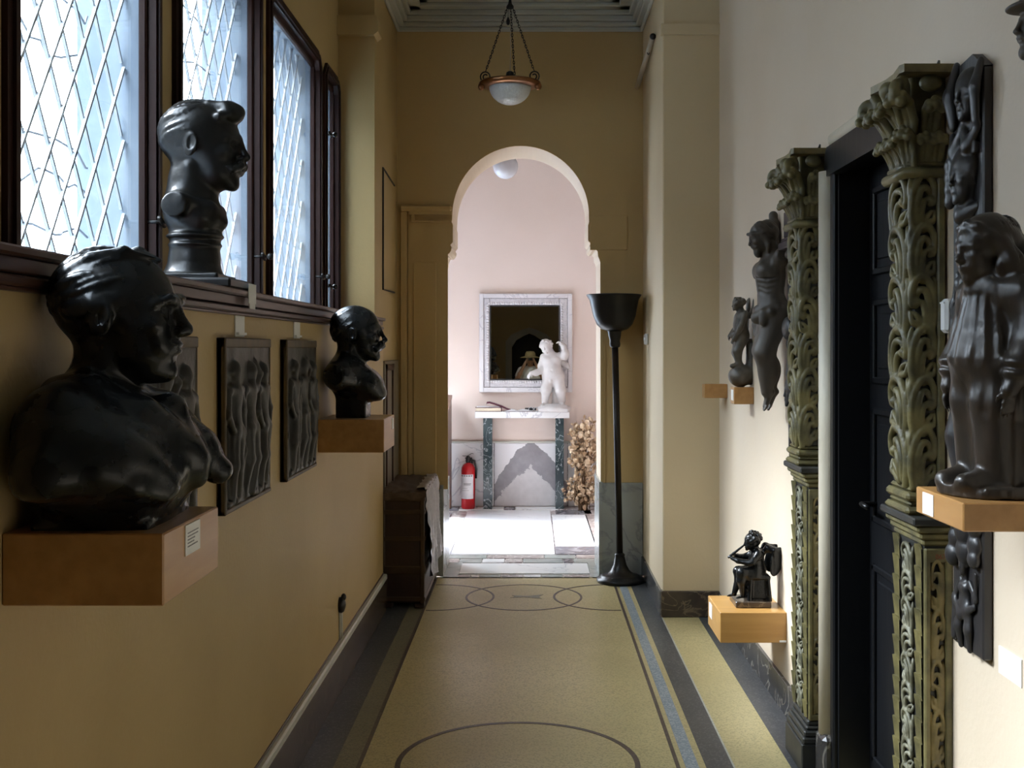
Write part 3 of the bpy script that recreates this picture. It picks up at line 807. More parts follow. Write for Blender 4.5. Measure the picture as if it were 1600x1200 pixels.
M['skirt_brown'] = marble('brown_marble', (.040, .030, .024), (.16, .12, .08), scale=9, width=.03, rough=.25, second=(.07, .05, .035))
M['cap'] = mat('cap_paint', (.58, .57, .52), (.5, .5, .45), rough=.35, scale=6)
M['dado'] = marble('grey_green_marble', (.40, .42, .40), (.27, .29, .29), scale=2.5, width=.03, rough=.2, second=(.34, .36, .34))
M['white_marble'] = marble('white_marble', (.80, .80, .80), (.50, .50, .54), scale=1.8, width=.012, rough=.2, second=(.74, .74, .75))
M['slab'] = marble('slab_marble', (.78, .78, .80), (.60, .60, .65), scale=1.4, width=.01, rough=.22, second=(.70, .70, .73))
M['grey_slab'] = marble('grey_marble', (.16, .15, .17), (.32, .30, .32), scale=4, width=.03, rough=.25)
M['mott'] = marble('mottled_marble', (.34, .29, .28), (.62, .58, .56), scale=9, width=.05, rough=.3, second=(.16, .12, .12))
M['green_marble'] = marble('green_marble', (.022, .036, .042), (.36, .41, .43), scale=5, width=.020, rough=.15, second=(.06, .085, .09), dist=2.5)
M['stone_white'] = mat('statue_marble', (.60, .58, .57), (.54, .51, .50), rough=.45, scale=12)
M['frame_marble'] = marble('frame_marble', (.76, .74, .76), (.5, .48, .52), scale=2.2, width=.008, rough=.3)
M['frame_carve'] = mat('frame_carving', (.66, .64, .66), (.56, .54, .57), rough=.5, scale=40, bump=.9, bscale=120, bdist=.01)
M['mirror'] = mat('silvered_glass', (.86, .83, .70), (.84, .81, .68), rough=.0, metal=1.0, scale=3)
M['black'] = mat('black_paint', (.008, .008, .008), rough=.4)
M['red'] = mat('red_enamel', (.48, .012, .018), (.40, .010, .014), rough=.28, scale=3)
M['yellow'] = mat('yellow_paint', (.75, .42, .03), rough=.35)
M['desk'] = mat('desk_wood', (.15, .075, .05), (.11, .052, .035), rough=.35, scale=6, stretch=(4, 4, .4))
M['trunk'] = mat('trunk_leather', (.020, .009, .006), (.032, .014, .009), rough=.4, scale=12, bump=.3)
M['trunk_band'] = mat('trunk_bands', (.055, .028, .012), (.035, .018, .008), rough=.4, scale=12)
M['cloth'] = mat('trunk_cloth', (.10, .065, .045), (.07, .045, .03), rough=.8, scale=40)
M['plastic'] = mat('crumpled_sheet', (.36, .33, .33), (.26, .24, .24), rough=.3, scale=5)
M['pod'] = mat('papery_pods', (.72, .57, .40), (.46, .31, .18), rough=.6, scale=20)
M['stem'] = mat('dry_stems', (.20, .12, .06), rough=.7)
M['copper'] = mat('copper_rim', (.30, .13, .05), (.20, .10, .05), rough=.28, metal=.9, scale=8)
M['wire'] = mat('dark_cable', (.02, .015, .012), rough=.5)
M['paint_tube'] = mat('cream_tube', (.55, .48, .38), rough=.4)
M['lead'] = mat('lattice_paint', (.62, .66, .70), (.55, .58, .62), rough=.6, scale=12)
M['book_cover'] = mat('maroon_cover', (.09, .012, .03), rough=.4)
M['pages'] = mat('page_block', (.72, .64, .50), (.64, .56, .42), rough=.8, scale=60, stretch=(1, 1, 8))
M['paper'] = mat('white_paper', (.82, .82, .84), rough=.6)
M['globe'] = mat('opal_globe', (.60, .62, .66), (.56, .58, .62), rough=.2, scale=3)
M['board'] = mat('grey_board', (.16, .13, .09), (.13, .105, .07), rough=.5, scale=5)
M['twig'] = mat('twig_bark', (.30, .33, .37), rough=.8)
def glass_mat(name, tint, rough=.02, gl=.08):
    m, nt, p = new_mat(name); N = nt.nodes; L = nt.links
    N.remove(p); t = N.new('ShaderNodeBsdfTransparent'); t.inputs[0].default_value = (*tint, 1)
    g = N.new('ShaderNodeBsdfGlossy'); g.inputs['Roughness'].default_value = rough
    fr = N.new('ShaderNodeFresnel'); ge = N.new('ShaderNodeNewGeometry'); mr = N.new('ShaderNodeMapRange')
    mr.inputs['To Min'].default_value = 1.45; mr.inputs['To Max'].default_value = 1/1.45      # same reflectance from both sides of the pane
    L.new(ge.outputs['Backfacing'], mr.inputs['Value']); L.new(mr.outputs[0], fr.inputs[0])
    nz = N.new('ShaderNodeTexNoise'); nz.inputs['Scale'].default_value = 9; bp = N.new('ShaderNodeBump'); bp.inputs['Strength'].default_value = .15
    L.new(nz.outputs['Fac'], bp.inputs['Height']); L.new(bp.outputs[0], g.inputs['Normal'])
    mx = N.new('ShaderNodeMixShader'); L.new(fr.outputs[0], mx.inputs[0]); L.new(t.outputs[0], mx.inputs[1]); L.new(g.outputs[0], mx.inputs[2])
    L.new(mx.outputs[0], N['Material Output'].inputs[0]); return m
M['glass'] = glass_mat('window_glass', (.93, .96, .98))
def frosted():
    m, nt, p = new_mat('frosted_bowl'); p.inputs['Base Color'].default_value = (.62, .64, .64, 1); p.inputs['Roughness'].default_value = .28
    tc = nt.nodes.new('ShaderNodeTexCoord'); v = nt.nodes.new('ShaderNodeTexVoronoi'); v.inputs['Scale'].default_value = 70
    nt.links.new(tc.outputs['Object'], v.inputs['Vector']); b = nt.nodes.new('ShaderNodeBump'); b.inputs['Strength'].default_value = .5; b.inputs['Distance'].default_value = .003
    nt.links.new(v.outputs['Distance'], b.inputs['Height']); nt.links.new(b.outputs[0], p.inputs['Normal']); return m
M['frosted'] = frosted()
def terrazzo(name, a, chips, rough=.3, amount=.55):
    m, nt, p = new_mat(name); N = nt.nodes; L = nt.links
    tc = N.new('ShaderNodeTexCoord'); v = N.new('ShaderNodeTexVoronoi'); v.inputs['Scale'].default_value = 160
    L.new(tc.outputs['Object'], v.inputs['Vector'])
    sp = N.new('ShaderNodeSeparateColor'); L.new(v.outputs['Color'], sp.inputs[0])
    rp = N.new('ShaderNodeValToRGB'); e = rp.color_ramp.elements; e[0].position = amount; e[0].color = (0, 0, 0, 1); e[1].position = amount+.25; e[1].color = (1, 1, 1, 1)
    L.new(sp.outputs[0], rp.inputs[0])
    n = N.new('ShaderNodeTexNoise'); n.inputs['Scale'].default_value = 1.1; n.inputs['Detail'].default_value = 7; L.new(tc.outputs['Object'], n.inputs['Vector'])
    r2 = N.new('ShaderNodeValToRGB'); r2.color_ramp.elements[0].position = .35; r2.color_ramp.elements[1].position = .7; L.new(n.outputs['Fac'], r2.inputs[0])
    base = mix_rgb(nt, r2.outputs[0], a, tuple(c*.8 for c in a)); c = mix_rgb(nt, rp.outputs[0], base, chips); L.new(c, p.inputs['Base Color'])
    mr = N.new('ShaderNodeMapRange'); mr.inputs['From Min'].default_value = .3; mr.inputs['From Max'].default_value = .7
    mr.inputs['To Min'].default_value = rough; mr.inputs['To Max'].default_value = rough+.14; L.new(n.outputs['Fac'], mr.inputs['Value']); L.new(mr.outputs[0], p.inputs['Roughness'])
    return m
M['floor'] = terrazzo('terrazzo_yellow', (.60, .50, .25), (.42, .35, .17), rough=.30)
M['band_dark'] = terrazzo('terrazzo_charcoal', (.070, .073, .078), (.13, .13, .13), rough=.30, amount=.7)
M['band_blue'] = terrazzo('terrazzo_blue', (.25, .31, .36), (.40, .44, .47), rough=.30)
M['band_line'] = terrazzo('terrazzo_plum', (.085, .060, .052), (.13, .10, .09), rough=.30, amount=.7)
M['band_white'] = terrazzo('terrazzo_white', (.55, .55, .50), (.4, .4, .38), rough=.30)
M['band_olive'] = terrazzo('terrazzo_olive', (.24, .225, .145), (.15, .145, .10), rough=.30)
def soot_panel():
    """white marble dado slab with a peaked soot stain over a bare light patch low in the middle"""
    m, nt, p = new_mat('stained_marble'); N = nt.nodes; L = nt.links; p.inputs['Roughness'].default_value = .35
    tc = N.new('ShaderNodeTexCoord'); sx = N.new('ShaderNodeSeparateXYZ'); L.new(tc.outputs['Object'], sx.inputs[0])
    nz = N.new('ShaderNodeTexNoise'); nz.inputs['Scale'].default_value = 6; nz.inputs['Detail'].default_value = 10; nz.inputs['Roughness'].default_value = .68; L.new(tc.outputs['Object'], nz.inputs['Vector'])
    def mth(op, a, b=None):
        n = N.new('ShaderNodeMath'); n.operation = op
        for i, v in enumerate((a, b)):
            if v is None: continue
            if isinstance(v, (int, float)): n.inputs[i].default_value = v
            else: L.new(v, n.inputs[i])
        return n.outputs[0]
    X, Z = sx.outputs['X'], sx.outputs['Z']
    nn = mth('MULTIPLY', mth('SUBTRACT', nz.outputs['Fac'], .5), .22)
    ax = mth('ABSOLUTE', X)
    peak = mth('SUBTRACT', mth('SUBTRACT', .60, mth('MULTIPLY', mth('POWER', ax, 1.5), 1.9)), Z)       # >0 inside the stain
    f1 = mth('GREATER_THAN', mth('ADD', peak, nn), 0)
    low = mth('SUBTRACT', mth('SUBTRACT', .37, mth('MULTIPLY', ax, .9)), Z)
    f2 = mth('GREATER_THAN', mth('ADD', low, mth('MULTIPLY', nn, 1.6)), 0)
    n2 = N.new('ShaderNodeTexNoise'); n2.inputs['Scale'].default_value = 14; n2.inputs['Detail'].default_value = 6; L.new(tc.outputs['Object'], n2.inputs['Vector'])
    grey = mix_rgb(nt, n2.outputs['Fac'], (.19, .18, .20), (.36, .34, .36))
    pale = mix_rgb(nt, n2.outputs['Fac'], (.66, .64, .64), (.46, .44, .45))
    c = mix_rgb(nt, f1, (.76, .75, .77), grey); c = mix_rgb(nt, f2, c, pale); L.new(c, p.inputs['Base Color']); return m
M['soot'] = soot_panel()
# ================================================================ the room
XL, XW, XR, XP = -.85, -1.09, 1.045, .73     # lower left wall, window wall, right wall, right pier
YB, YC, YA, YA2, YF = -4.6, 6.40, 7.35, 7.85, 10.60   # back wall, end of corridor, arch wall near / far face, end wall
ZS, ZW, ZC = 1.665, 2.97, 3.74               # sill top, window head, ceiling
FX0, FX1 = -1.42, 1.75                       # far room
# ---- left: lower wall, window wall with piers between the openings, pier and recess
wins = [(1.12, 2.16), (2.33, 3.23), (3.42, 4.45), (4.62, 5.71), (5.86, 6.26)]
B = MB(); B.box((-1.45, YB, 0), (XL, YC, 1.60)); struct('wall_left', B, M['wall_left'])
B = MB()
edges = [YB]+[v for w in wins for v in w]+[6.30]
for i in range(0, len(edges), 2):
    B.box((-1.30, edges[i], ZS-.02), (XW, edges[i+1], ZW))
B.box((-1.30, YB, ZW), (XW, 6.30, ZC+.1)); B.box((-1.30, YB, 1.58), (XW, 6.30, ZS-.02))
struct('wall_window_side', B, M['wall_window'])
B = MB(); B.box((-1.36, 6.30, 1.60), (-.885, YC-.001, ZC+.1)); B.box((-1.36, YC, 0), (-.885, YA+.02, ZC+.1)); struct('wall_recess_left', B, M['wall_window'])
B = MB(); B.prism([(-1.10, 3.25), (-.885, 3.25), (-.86, 3.27), (-.86, 3.33), (-.87, 3.36), (-1.10, 3.36)], 1, 6.265, 6.42); struct('trim_pier_left', B, M['wall_window'])
# ---- right wall with the door opening
DY0, DY1, DZ = 3.02, 3.84, 2.16
B = MB(); B.box((XR, YB, 0), (XR+.35, DY0, ZC+.1)); B.box((XR, DY1, 0), (XR+.35, 6.27, ZC+.1)); B.box((XR, DY0, DZ), (XR+.35, DY1, ZC+.1))
struct('wall_right', B, M['wall_right'])
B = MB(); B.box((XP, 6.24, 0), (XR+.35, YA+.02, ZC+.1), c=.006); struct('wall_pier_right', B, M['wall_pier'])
B = MB(); B.prism([(XP-.012, 3.24), (XR+.01, 3.24), (XR+.01, 3.30), (XP-.012, 3.30)], 1, 6.222, 6.26); struct('trim_pier_right', B, M['wall_pier'])
# ---- back wall with a pointed doorway (seen only in the mirror)
def back_wall():
    B = MB(); y0, y1 = YB-.3, YB
    hw, sp, pk, cx = .40, 1.80, 2.12, -.06
    arch = [(cx-hw, 0), (cx-hw, sp), (cx-hw*.75, sp+.16), (cx-.12, pk-.05), (cx, pk), (cx+.12, pk-.05), (cx+hw*.75, sp+.16), (cx+hw, sp), (cx+hw, 0)]
    B.prism([(-1.5, 0)]+arch+[(1.5, 0), (1.5, ZC+.1), (-1.5, ZC+.1)], 1, y0, y1)
    struct('wall_back', B, M['wall_pier'])
    o = [(cx+(x-cx)*1.35, z if z < .01 else z+.13*(1 if z > sp-.01 else .3)) for x, z in arch]
    B = MB(); B.prism(o+arch[::-1], 1, y1-.01, y1+.06); struct('trim_back_doorway', B, M['cap'])
    B = MB(); B.box((-1.5, y0-1.5, 0), (1.5, y0-1.4, 2.6)); B.box((-1.5, y0-1.4, 0), (-1.4, y0, 2.6)); B.box((1.4, y0-1.4, 0), (1.5, y0, 2.6)); B.box((-1.5, y0-1.5, 2.5), (1.5, y0, 2.6))
    struct('wall_behind_doorway', B, M['door_wood'])
back_wall()
# ---- arch wall
def arch_path(d=0.0):
    def q(px, py): p = at(px, py, YA); return (p.x, p.z)
    cx, cz = at(813.5, 338, YA).x, at(0, 338, YA).z; r = .449
    L_ = [q(690, 900), q(690, 414), q(692, 409), q(692.5, 403), q(696, 396), q(698.5, 397), (q(701, 396.5)), q(704.5, 392), q(705.5, 387), q(703.5, 382.5), q(706, 380), q(707.5, 378), q(707.5, 352), q(706, 347)]
    R_ = [q(920.5, 347), q(919, 352), q(919, 375), q(920, 377.5), q(923, 380), q(921.5, 384), q(922.5, 388.5), q(926, 391), q(928.5, 390), q(931, 389.5), q(934, 393), q(934.5, 400), q(936.5, 405), q(938, 410), q(939, 900)]
    L_[0] = (L_[0][0], 0); R_[-1] = (R_[-1][0], 0)
    A = [(cx-r*math.cos(t), cz+r*math.sin(t)*1.03) for t in [math.pi*i/40 for i in range(1, 40)]]
    return L_+A+R_
AP = arch_path()
def arch_wall():
    B = MB(); n = len(AP)
    out = [(FX0-.15, 0)]+AP+[(FX1+.2, 0), (FX1+.2, ZC+.5), (FX0-.15, ZC+.5)]
    # near face, far face and the reveal are three objects: three paints meet at the arris
    B.add([(x, YA, z) for x, z in out], [tuple(range(len(out)))]); o = len(B.v)
    B.add([(x, YA+.012, z) for x, z in AP], []); k = list(range(1, n+1))
    for i in range(n-1): B.f.append((k[i], k[i+1], o+i+1, o+i)); B.sm.append(False)
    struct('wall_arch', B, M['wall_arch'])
    B = MB(); B.add([(x, YA+.012, z) for x, z in AP]+[(x, YA2, z) for x, z in AP], [(i, i+1, n+i+1, n+i) for i in range(n-1)], False)
    struct('trim_arch_reveal', B, M['intrados'])
    B = MB(); B.add([(x, YA2, z) for x, z in out], [tuple(range(len(out)))]); struct('wall_arch_far_face', B, M['far_wall'])
arch_wall()
def pil(px0, py0, px1, py1, d0, d1):
    a, b = at(px0, py0, YA), at(px1, py1, YA); return (a.x, YA-d1, b.z), (b.x, YA-d0, a.z)
B = MB()      # left arch pilaster: shaft, panel edge, ledge and slot frame
B.box(*pil(638, 348, 700, 764, -.002, .012)); B.box(*pil(646, 410, 682, 756, -.002, .02), c=.004)
B.box(*pil(626, 322, 706, 331, -.002, .05), c=.01); B.box(*pil(640, 331, 706, 336, -.002, .035)); B.box(*pil(644, 345, 706, 348, -.002, .03))
B.box(*pil(644, 336, 648, 346, -.002, .03)); B.box(*pil(626, 331, 636, 764, -.002, .02), c=.004)
struct('trim_arch_left', B, M['wall_arch'])
B = MB(); B.box(*pil(922, 338, 980, 391, -.002, .014), c=.003); B.box(*pil(943, 412, 946, 758, -.002, .008)); struct('trim_arch_right', B, M['wall_arch'])
B = MB(); B.box(*pil(600, 764, 689.8, 898, -.004, .022), c=.003); struct('baseboard_arch_left', B, M['dado'])
B = MB(); B.box(*pil(939.2, 754, 1004, 898, -.004, .022), c=.003); struct('baseboard_arch_right', B, M['dado'])
# marble lining at the foot of the arch reveal
B = MB(); xl, xr = AP[0][0], AP[-1][0]
B.box((xl-.01, YA-.02, 0), (xl+.014, YA2, .60), c=.003); struct('trim_reveal_left', B, M['dado'])
B = MB(); B.box((xr-.014, YA-.02, 0), (xr+.01, YA2, .62), c=.003); struct('trim_reveal_right', B, M['dado'])
# ---- ceilings
B = MB(); B.box((-1.45, YB-.3, ZC), (1.45, YA, ZC+.2)); struct('ceiling', B, M['ceiling'])
def cornice():
    x0, x1 = -.885, XP
    st = [(3.57, .02), (3.60, .05), (3.625, .075), (3.66, .10), (3.69, .17), (3.715, .22), (3.74, .24)]
    B = MB()
    for i in range(len(st)-1):
        z0, d = st[i]; z1 = st[i+1][0]
        B.box((x0, YA-d, z0), (x1, YA, z1+.001), c=.006); B.box((x0, 6.42, z0), (x0+d, YA, z1+.001), c=.006); B.box((x1-d, 6.42, z0), (x1, YA, z1+.001), c=.006)
    struct('trim_cornice', B, M['ceiling'])
    B = MB()
    for a, b in (((-.56, 6.5), (-.10, 7.0)), ((-.02, 6.5), (.42, 7.0))):
        for w in (0, .05):
            X0, Y0, X1, Y1 = a[0]+w, a[1]+w, b[0]-w, b[1]-w; t = .022
            B.box((X0, Y0, ZC-.03+w*.3), (X1, Y0+t, ZC+.002), c=.005); B.box((X0, Y1-t, ZC-.03+w*.3), (X1, Y1, ZC+.002), c=.005)
            B.box((X0, Y0, ZC-.03+w*.3), (X0+t, Y1, ZC+.002), c=.005); B.box((X1-t, Y0, ZC-.03+w*.3), (X1, Y1, ZC+.002), c=.005)
    struct('trim_ceiling_panel', B, M['ceiling'])
cornice()
# ---- corridor floor of terrazzo, with bands and rings laid a millimetre proud
fl = struct('floor', MB().box((-1.45, YB-2, -.1), (1.45, YA-.03, 0)), M['floor'])
def band(name, x0, x1, m, y0=YB, y1=YA-.04, z=.0008):
    B = MB(); B.box((x0, y0, -.004), (x1, y1, z)); return part(name, B, m, fl)
band('inlay_band', .926, XR+.01, M['band_dark'], y1=6.24); band('inlay_line', .720, .727, M['band_white'], y1=6.24)
band('inlay_band', .623, .720, M['band_dark']); band('inlay_band', .550, .598, M['band_blue']); band('inlay_line', .516, .531, M['band_line'])
band('inlay_line', -.628, -.612, M['band_line']); band('inlay_band', -.71, -.65, M['band_olive']); band('inlay_band', -.86, -.71, M['band_dark'])
band('inlay_band', -.65, -.628, M['band_olive'])
def ring(cx, cy, r, w, x0=-9, x1=9, n=72, z=.0013):
    B = MB()
    def ok(x): return x0 <= x <= x1
    for i in range(n):
        a0, a1 = 2*math.pi*i/n, 2*math.pi*(i+1)/n
        if not (ok(cx+r*math.cos(a0)) and ok(cx+r*math.cos(a1))): continue
        P = [(cx+(r+s*w/2)*math.cos(a), cy+(r+s*w/2)*math.sin(a)) for a in (a0, a1) for s in (-1, 1)]
        P = [P[0], P[1], P[3], P[2]]
        B.add([(x, y, z) for x, y in P]+[(x, y, -.004) for x, y in P], [(0, 1, 2, 3), (0, 4, 5, 1), (1, 5, 6, 2), (2, 6, 7, 3), (3, 7, 4, 0)])
    part('inlay_ring', B, M['band_line'], fl)
ring(-.051, 4.045, .432, .020); ring(-.051, 1.35, .432, .020)
for i, c in enumerate((-.575, -.048, .479)): ring(c, 6.735, .345, .013, -.61, .515, z=.0013+.0003*i)
B = MB(); y = 6.74
B.prism([(-.13, y-.03), (-.05, y-.012), (.06, y-.05), (.04, y), (.07, y+.06), (-.03, y+.02), (-.12, y+.035), (-.10, y)], 2, -.004, .001)
part('inlay_star', B, M['band_olive'], fl)
# ---- threshold and the far room's marble floor
th = struct('floor_threshold', MB().box((-1.2, YA-.03, -.1), (1.2, YA2+.1, -.006)), M['mott'])
def tile(parent, name, px0, py0, px1, py1, m, z=0.0):
    dn, df = EYE*F_PX/(py1-VY), EYE*F_PX/(py0-VY)
    x0, x1 = (px0-VX)*dn/F_PX, (px1-VX)*dn/F_PX
    B = MB(); B.box((x0, dn, -.03), (x1, df, z), c=.003); part(name, B, m, parent)
for a in ((717, 880, 922, 896, 'white_marble'), (690, 878.5, 715, 903.5, 'dado'), (924.5, 878.5, 945, 903.5, 'dado')):
    tile(th, 'marble_slab', *a[:4], M[a[4]])
xs = [712, 735, 748, 783, 818, 846, 880, 922]
for i in range(7): tile(th, 'marble_piece', xs[i]+.6, 897.5, xs[i+1]-.6, 903.5, [M['mott'], M['dado'], M['white_marble']][i*2 % 3])
for x0, x1, m in ((690, 716, 'mott'), (717, 752, 'dado'), (753, 788, 'white_marble'), (789, 816, 'mott'), (817, 880, 'dado'), (881, 896, 'grey_slab'), (897, 945, 'dado')):
    tile(th, 'marble_piece', x0, 873, x1, 879, M[m])
ff = struct('floor_far_room', MB().box((FX0-.18, YA2-.02, -.1), (FX1+.3, YF+.2, -.012)), M['mott'])
for a in ((704, 797, 867.5, 866, 'slab'), (868.5, 804, 932.5, 853, 'slab'), (868.5, 854, 945, 866, 'grey_slab'), (868.5, 797, 925, 803, 'grey_slab'), (640, 808, 703, 866, 'slab'), (933.5, 797, 1010, 866, 'mott'), (640, 801, 703, 807, 'grey_slab')):
    tile(ff, 'marble_slab', *a[:4], M[a[4]])
for x0, x1, m in ((640, 700, 'dado'), (701, 716, 'grey_slab'), (717, 787, 'white_marble'), (788, 804, 'grey_slab'), (805, 872, 'white_marble'), (873, 960, 'mott')):
    tile(ff, 'marble_piece', x0, 791.5, x1, 796, M[m])
for x0, x1, m in ((640, 760, 'dado'), (761, 850, 'mott'), (851, 900, 'dado'), (901, 1000, 'mott')):
    tile(ff, 'marble_piece', x0, 867, x1, 872.3, M[m])
# ---- far room shell; a tall garden doorway on its left side lets the day in
B = MB(); B.box((FX0-.18, YF, -.1), (FX1+.3, YF+.3, 4.3)); struct('wall_far', B, M['far_wall'])
B = MB(); B.box((FX1, YA2-.05, 0), (FX1+.3, YF, 4.3)); struct('wall_far_room_right', B, M['far_wall'])
GY0, GY1, GZ = 8.6, 10.2, 2.35
B = MB(); B.box((FX0-.18, YA2-.05, 0), (FX0, GY0, 4.3)); B.box((FX0-.18, GY1, 0), (FX0, YF, 4.3)); B.box((FX0-.18, GY0, GZ), (FX0, GY1, 4.3)); struct('wall_far_room_left', B, M['far_wall'])
B = MB(); B.box((FX0-.18, YA2-.3, 4.1), (FX1+.3, YF+.3, 4.3)); struct('ceiling_far_room', B, M['ceiling'])
wz = at(0, 690, YF).z
wf = struct('baseboard_far_wall', MB().box((FX0, YF-.012, 0), (FX1, YF+.01, wz-.004)), M['mott'])
for x0, x1 in ((-1.41, -.86), (-.855, -.36), (.34, 1.1), (1.105, 1.74)):
    B = MB(); B.box((x0, YF-.030, .002), (x1, YF-.005, wz-.012), c=.003); part('marble_panel', B, M['white_marble'], wf)
B = MB(); sx0, sx1 = -.355, .335
B.box((sx0, YF-.030, .002), (sx1, YF-.005, wz-.012), c=.003)
o = link('marble_panel', B.mesh('marble_panel', ((sx0+sx1)/2, YF, 0)), M['soot'], wf, 'white marble panel with a peaked grey soot stain'); o.location = ((sx0+sx1)/2, YF, 0)
B = MB(); B.box((FX0, YF-.038, wz-.012), (FX1, YF, wz+.006), c=.004); part('marble_ledge', B, M['cap'], wf)
# ---- skirtings
sk = struct('baseboard_left', MB().box((XL-.01, YB, 0), (XL+.02, YC, .175), c=.002), M['skirt_brown'])
part('cap_strip', MB().box((XL-.01, YB, .175), (XL+.024, YC+.004, .207), c=.006), M['cap'], sk)
part('cap_strip', MB().box((XL-.01, YB, .207), (XL+.006, YC+.002, .214), c=.002), M['sill_wood'], sk)
struct('baseboard_right', MB().box((XR-.014, YB, 0), (XR+.02, DY0-.05, .135), c=.002).box((XR-.014, DY1+.05, 0), (XR+.02, 6.25, .135), c=.002), M['skirt'])
struct('baseboard_pier', MB().box((XP-.012, 6.222, 0), (XR, 6.28, .145), c=.004), M['skirt_brown'])
struct('baseboard_pier_side', MB().box((XP-.014, 6.26, 0), (XP+.01, YA-.022, .135), c=.003), M['skirt'])
# ---- sill along the window wall
sl = struct('trim_window_sill', MB().box((-1.12, YB, 1.648), (-.822, YC-.10, 1.665), c=.004), M['sill_wood'])
part('moulding', MB().box((-.90, YB, 1.592), (-.838, YC-.10, 1.60), c=.002).box((-.90, YB, 1.600), (-.832, YC-.10, 1.618), c=.004).box((-.90, YB, 1.622), (-.838, YC-.10, 1.648), c=.002), M['sill_wood'], sl)
# ---- windows
def window(i, y0, y1, full=True):
    nm = 'window_%d' % i; x = XW; t = .05
    B = MB()
    def casing(B, y0, y1, z0, z1, t, xa, xb, c=.006, cut=.05):
        B.prism([(y0, z0), (y0+t, z0), (y0+t, z1-t-cut*.6), (y0+t+cut*.6, z1-t), (y1-t-cut*.6, z1-t), (y1-t, z1-t-cut*.6), (y1-t, z0), (y1, z0), (y1, z1-cut), (y1-cut, z1), (y0+cut, z1), (y0, z1-cut)], 0, xa, xb)
    casing(B, y0-.03, y1+.03, ZS-.01, ZW+.03, .052, x-.01, x+.014, cut=.07)
    casing(B, y0-.008, y1+.008, ZS-.01, ZW+.008, .020, x-.012, x+.022, cut=.05)
    w = struct(nm, B, M['dark_wood'])
    B = MB()
    B.box((x-.034, y0, ZS), (x-.010, y0+.034, ZW), c=.005); B.box((x-.034, y1-.034, ZS), (x-.010, y1, ZW), c=.005)
    B.box((x-.034, y0, ZW-.05), (x-.010, y1, ZW), c=.005); B.box((x-.034, y0, ZS-.02), (x-.010, y1, ZS+.03), c=.005)
    part('casement_frame', B, M['dark_wood'], w)
    B = MB(); B.box((x-.024, y0+.028, ZS+.02), (x-.020, y1-.028, ZW-.04)); part('pane', B, M['glass'], w)
    # painted diamond lattice outside the glass
    xl = x-.085; sy, sz = .140, .210; W0, W1, H0, H1 = y0+.015, y1-.015, ZS-.015, ZW
    for sgn in (1, -1):
        k = sz/sy*sgn; c0 = (H0-k*W1) if sgn > 0 else (H0-k*W0); c1 = (H1-k*W0) if sgn > 0 else (H1-k*W1)
        c = math.floor(c0/sz)*sz
        while c < c1:
            c += sz
            P = []
            for yy in (W0, W1):
                zz = k*yy+c
                if H0 <= zz <= H1: P.append((yy, zz))
            for zz in (H0, H1):
                yy = (zz-c)/k
                if W0 < yy < W1: P.append((yy, zz))
            if len(P) < 2: continue
            P.sort(); (ya, za), (yb, zb) = P[0], P[-1]
            L_ = math.hypot(yb-ya, zb-za)
            if L_ < .04: continue
            a = math.atan2(zb-za, yb-ya)
            B = MB(); B.obox((xl+(.004 if sgn > 0 else -.004), (ya+yb)/2, (za+zb)/2), (.004, L_/2, .0042), rotm(a, 0, 0)); part('lattice_bar', B, M['lead'], w)
    # stay knob on the far casement stile
    for yy, zz in ((y1-.02, 1.86),) if full else ((y0+.03, 1.82), (y0+.03, 2.62)):
        B = MB(); B.tube([(x-.03, yy, zz), (x+.05, yy, zz)], .006, 8); B.ball((x+.055, yy, zz), .014); B.tube([(x+.03, yy-.022, zz+.01), (x+.03, yy+.022, zz-.01)], .007, 8)
        part('stay_knob', B, M['iron'], w)
    # outer stone lining of the opening
    B = MB(); B.box((-1.31, y0-.012, ZS-.03), (x-.036, y0+.01, ZW), c=.003); B.box((-1.31, y1-.01, ZS-.03), (x-.036, y1+.012, ZW), c=.003)
    B.box((-1.31, y0, ZW-.01), (x-.036, y1, ZW+.012)); B.box((-1.35, y0-.04, ZS-.06), (x-.036, y1+.04, ZS-.018), c=.004)
    part('stone_lining', B, M['lining'], w)
    portal('portal', (-1.36, (y0+y1)/2, (ZS+ZW)/2), (0, -math.pi/2, 0), ZW-ZS, y1-y0)
for i, (a, b) in enumerate(wins): window(i+1, a, b, i != 4)
portal('portal', (FX0-.20, (GY0+GY1)/2, GZ/2), (0, -math.pi/2, 0), GZ, GY1-GY0)
# outside: paved court, and an unseen wall added to block the low sky
struct('wall_sky_block', MB().box((-6.0, -14, -.6), (-5.5, 8.4, 4.9)), M['sky_block_wall'])
struct('floor_court', MB().box((-14, -12, -.6), (FX0-.17, 20, -.5)), M['stone_out'])
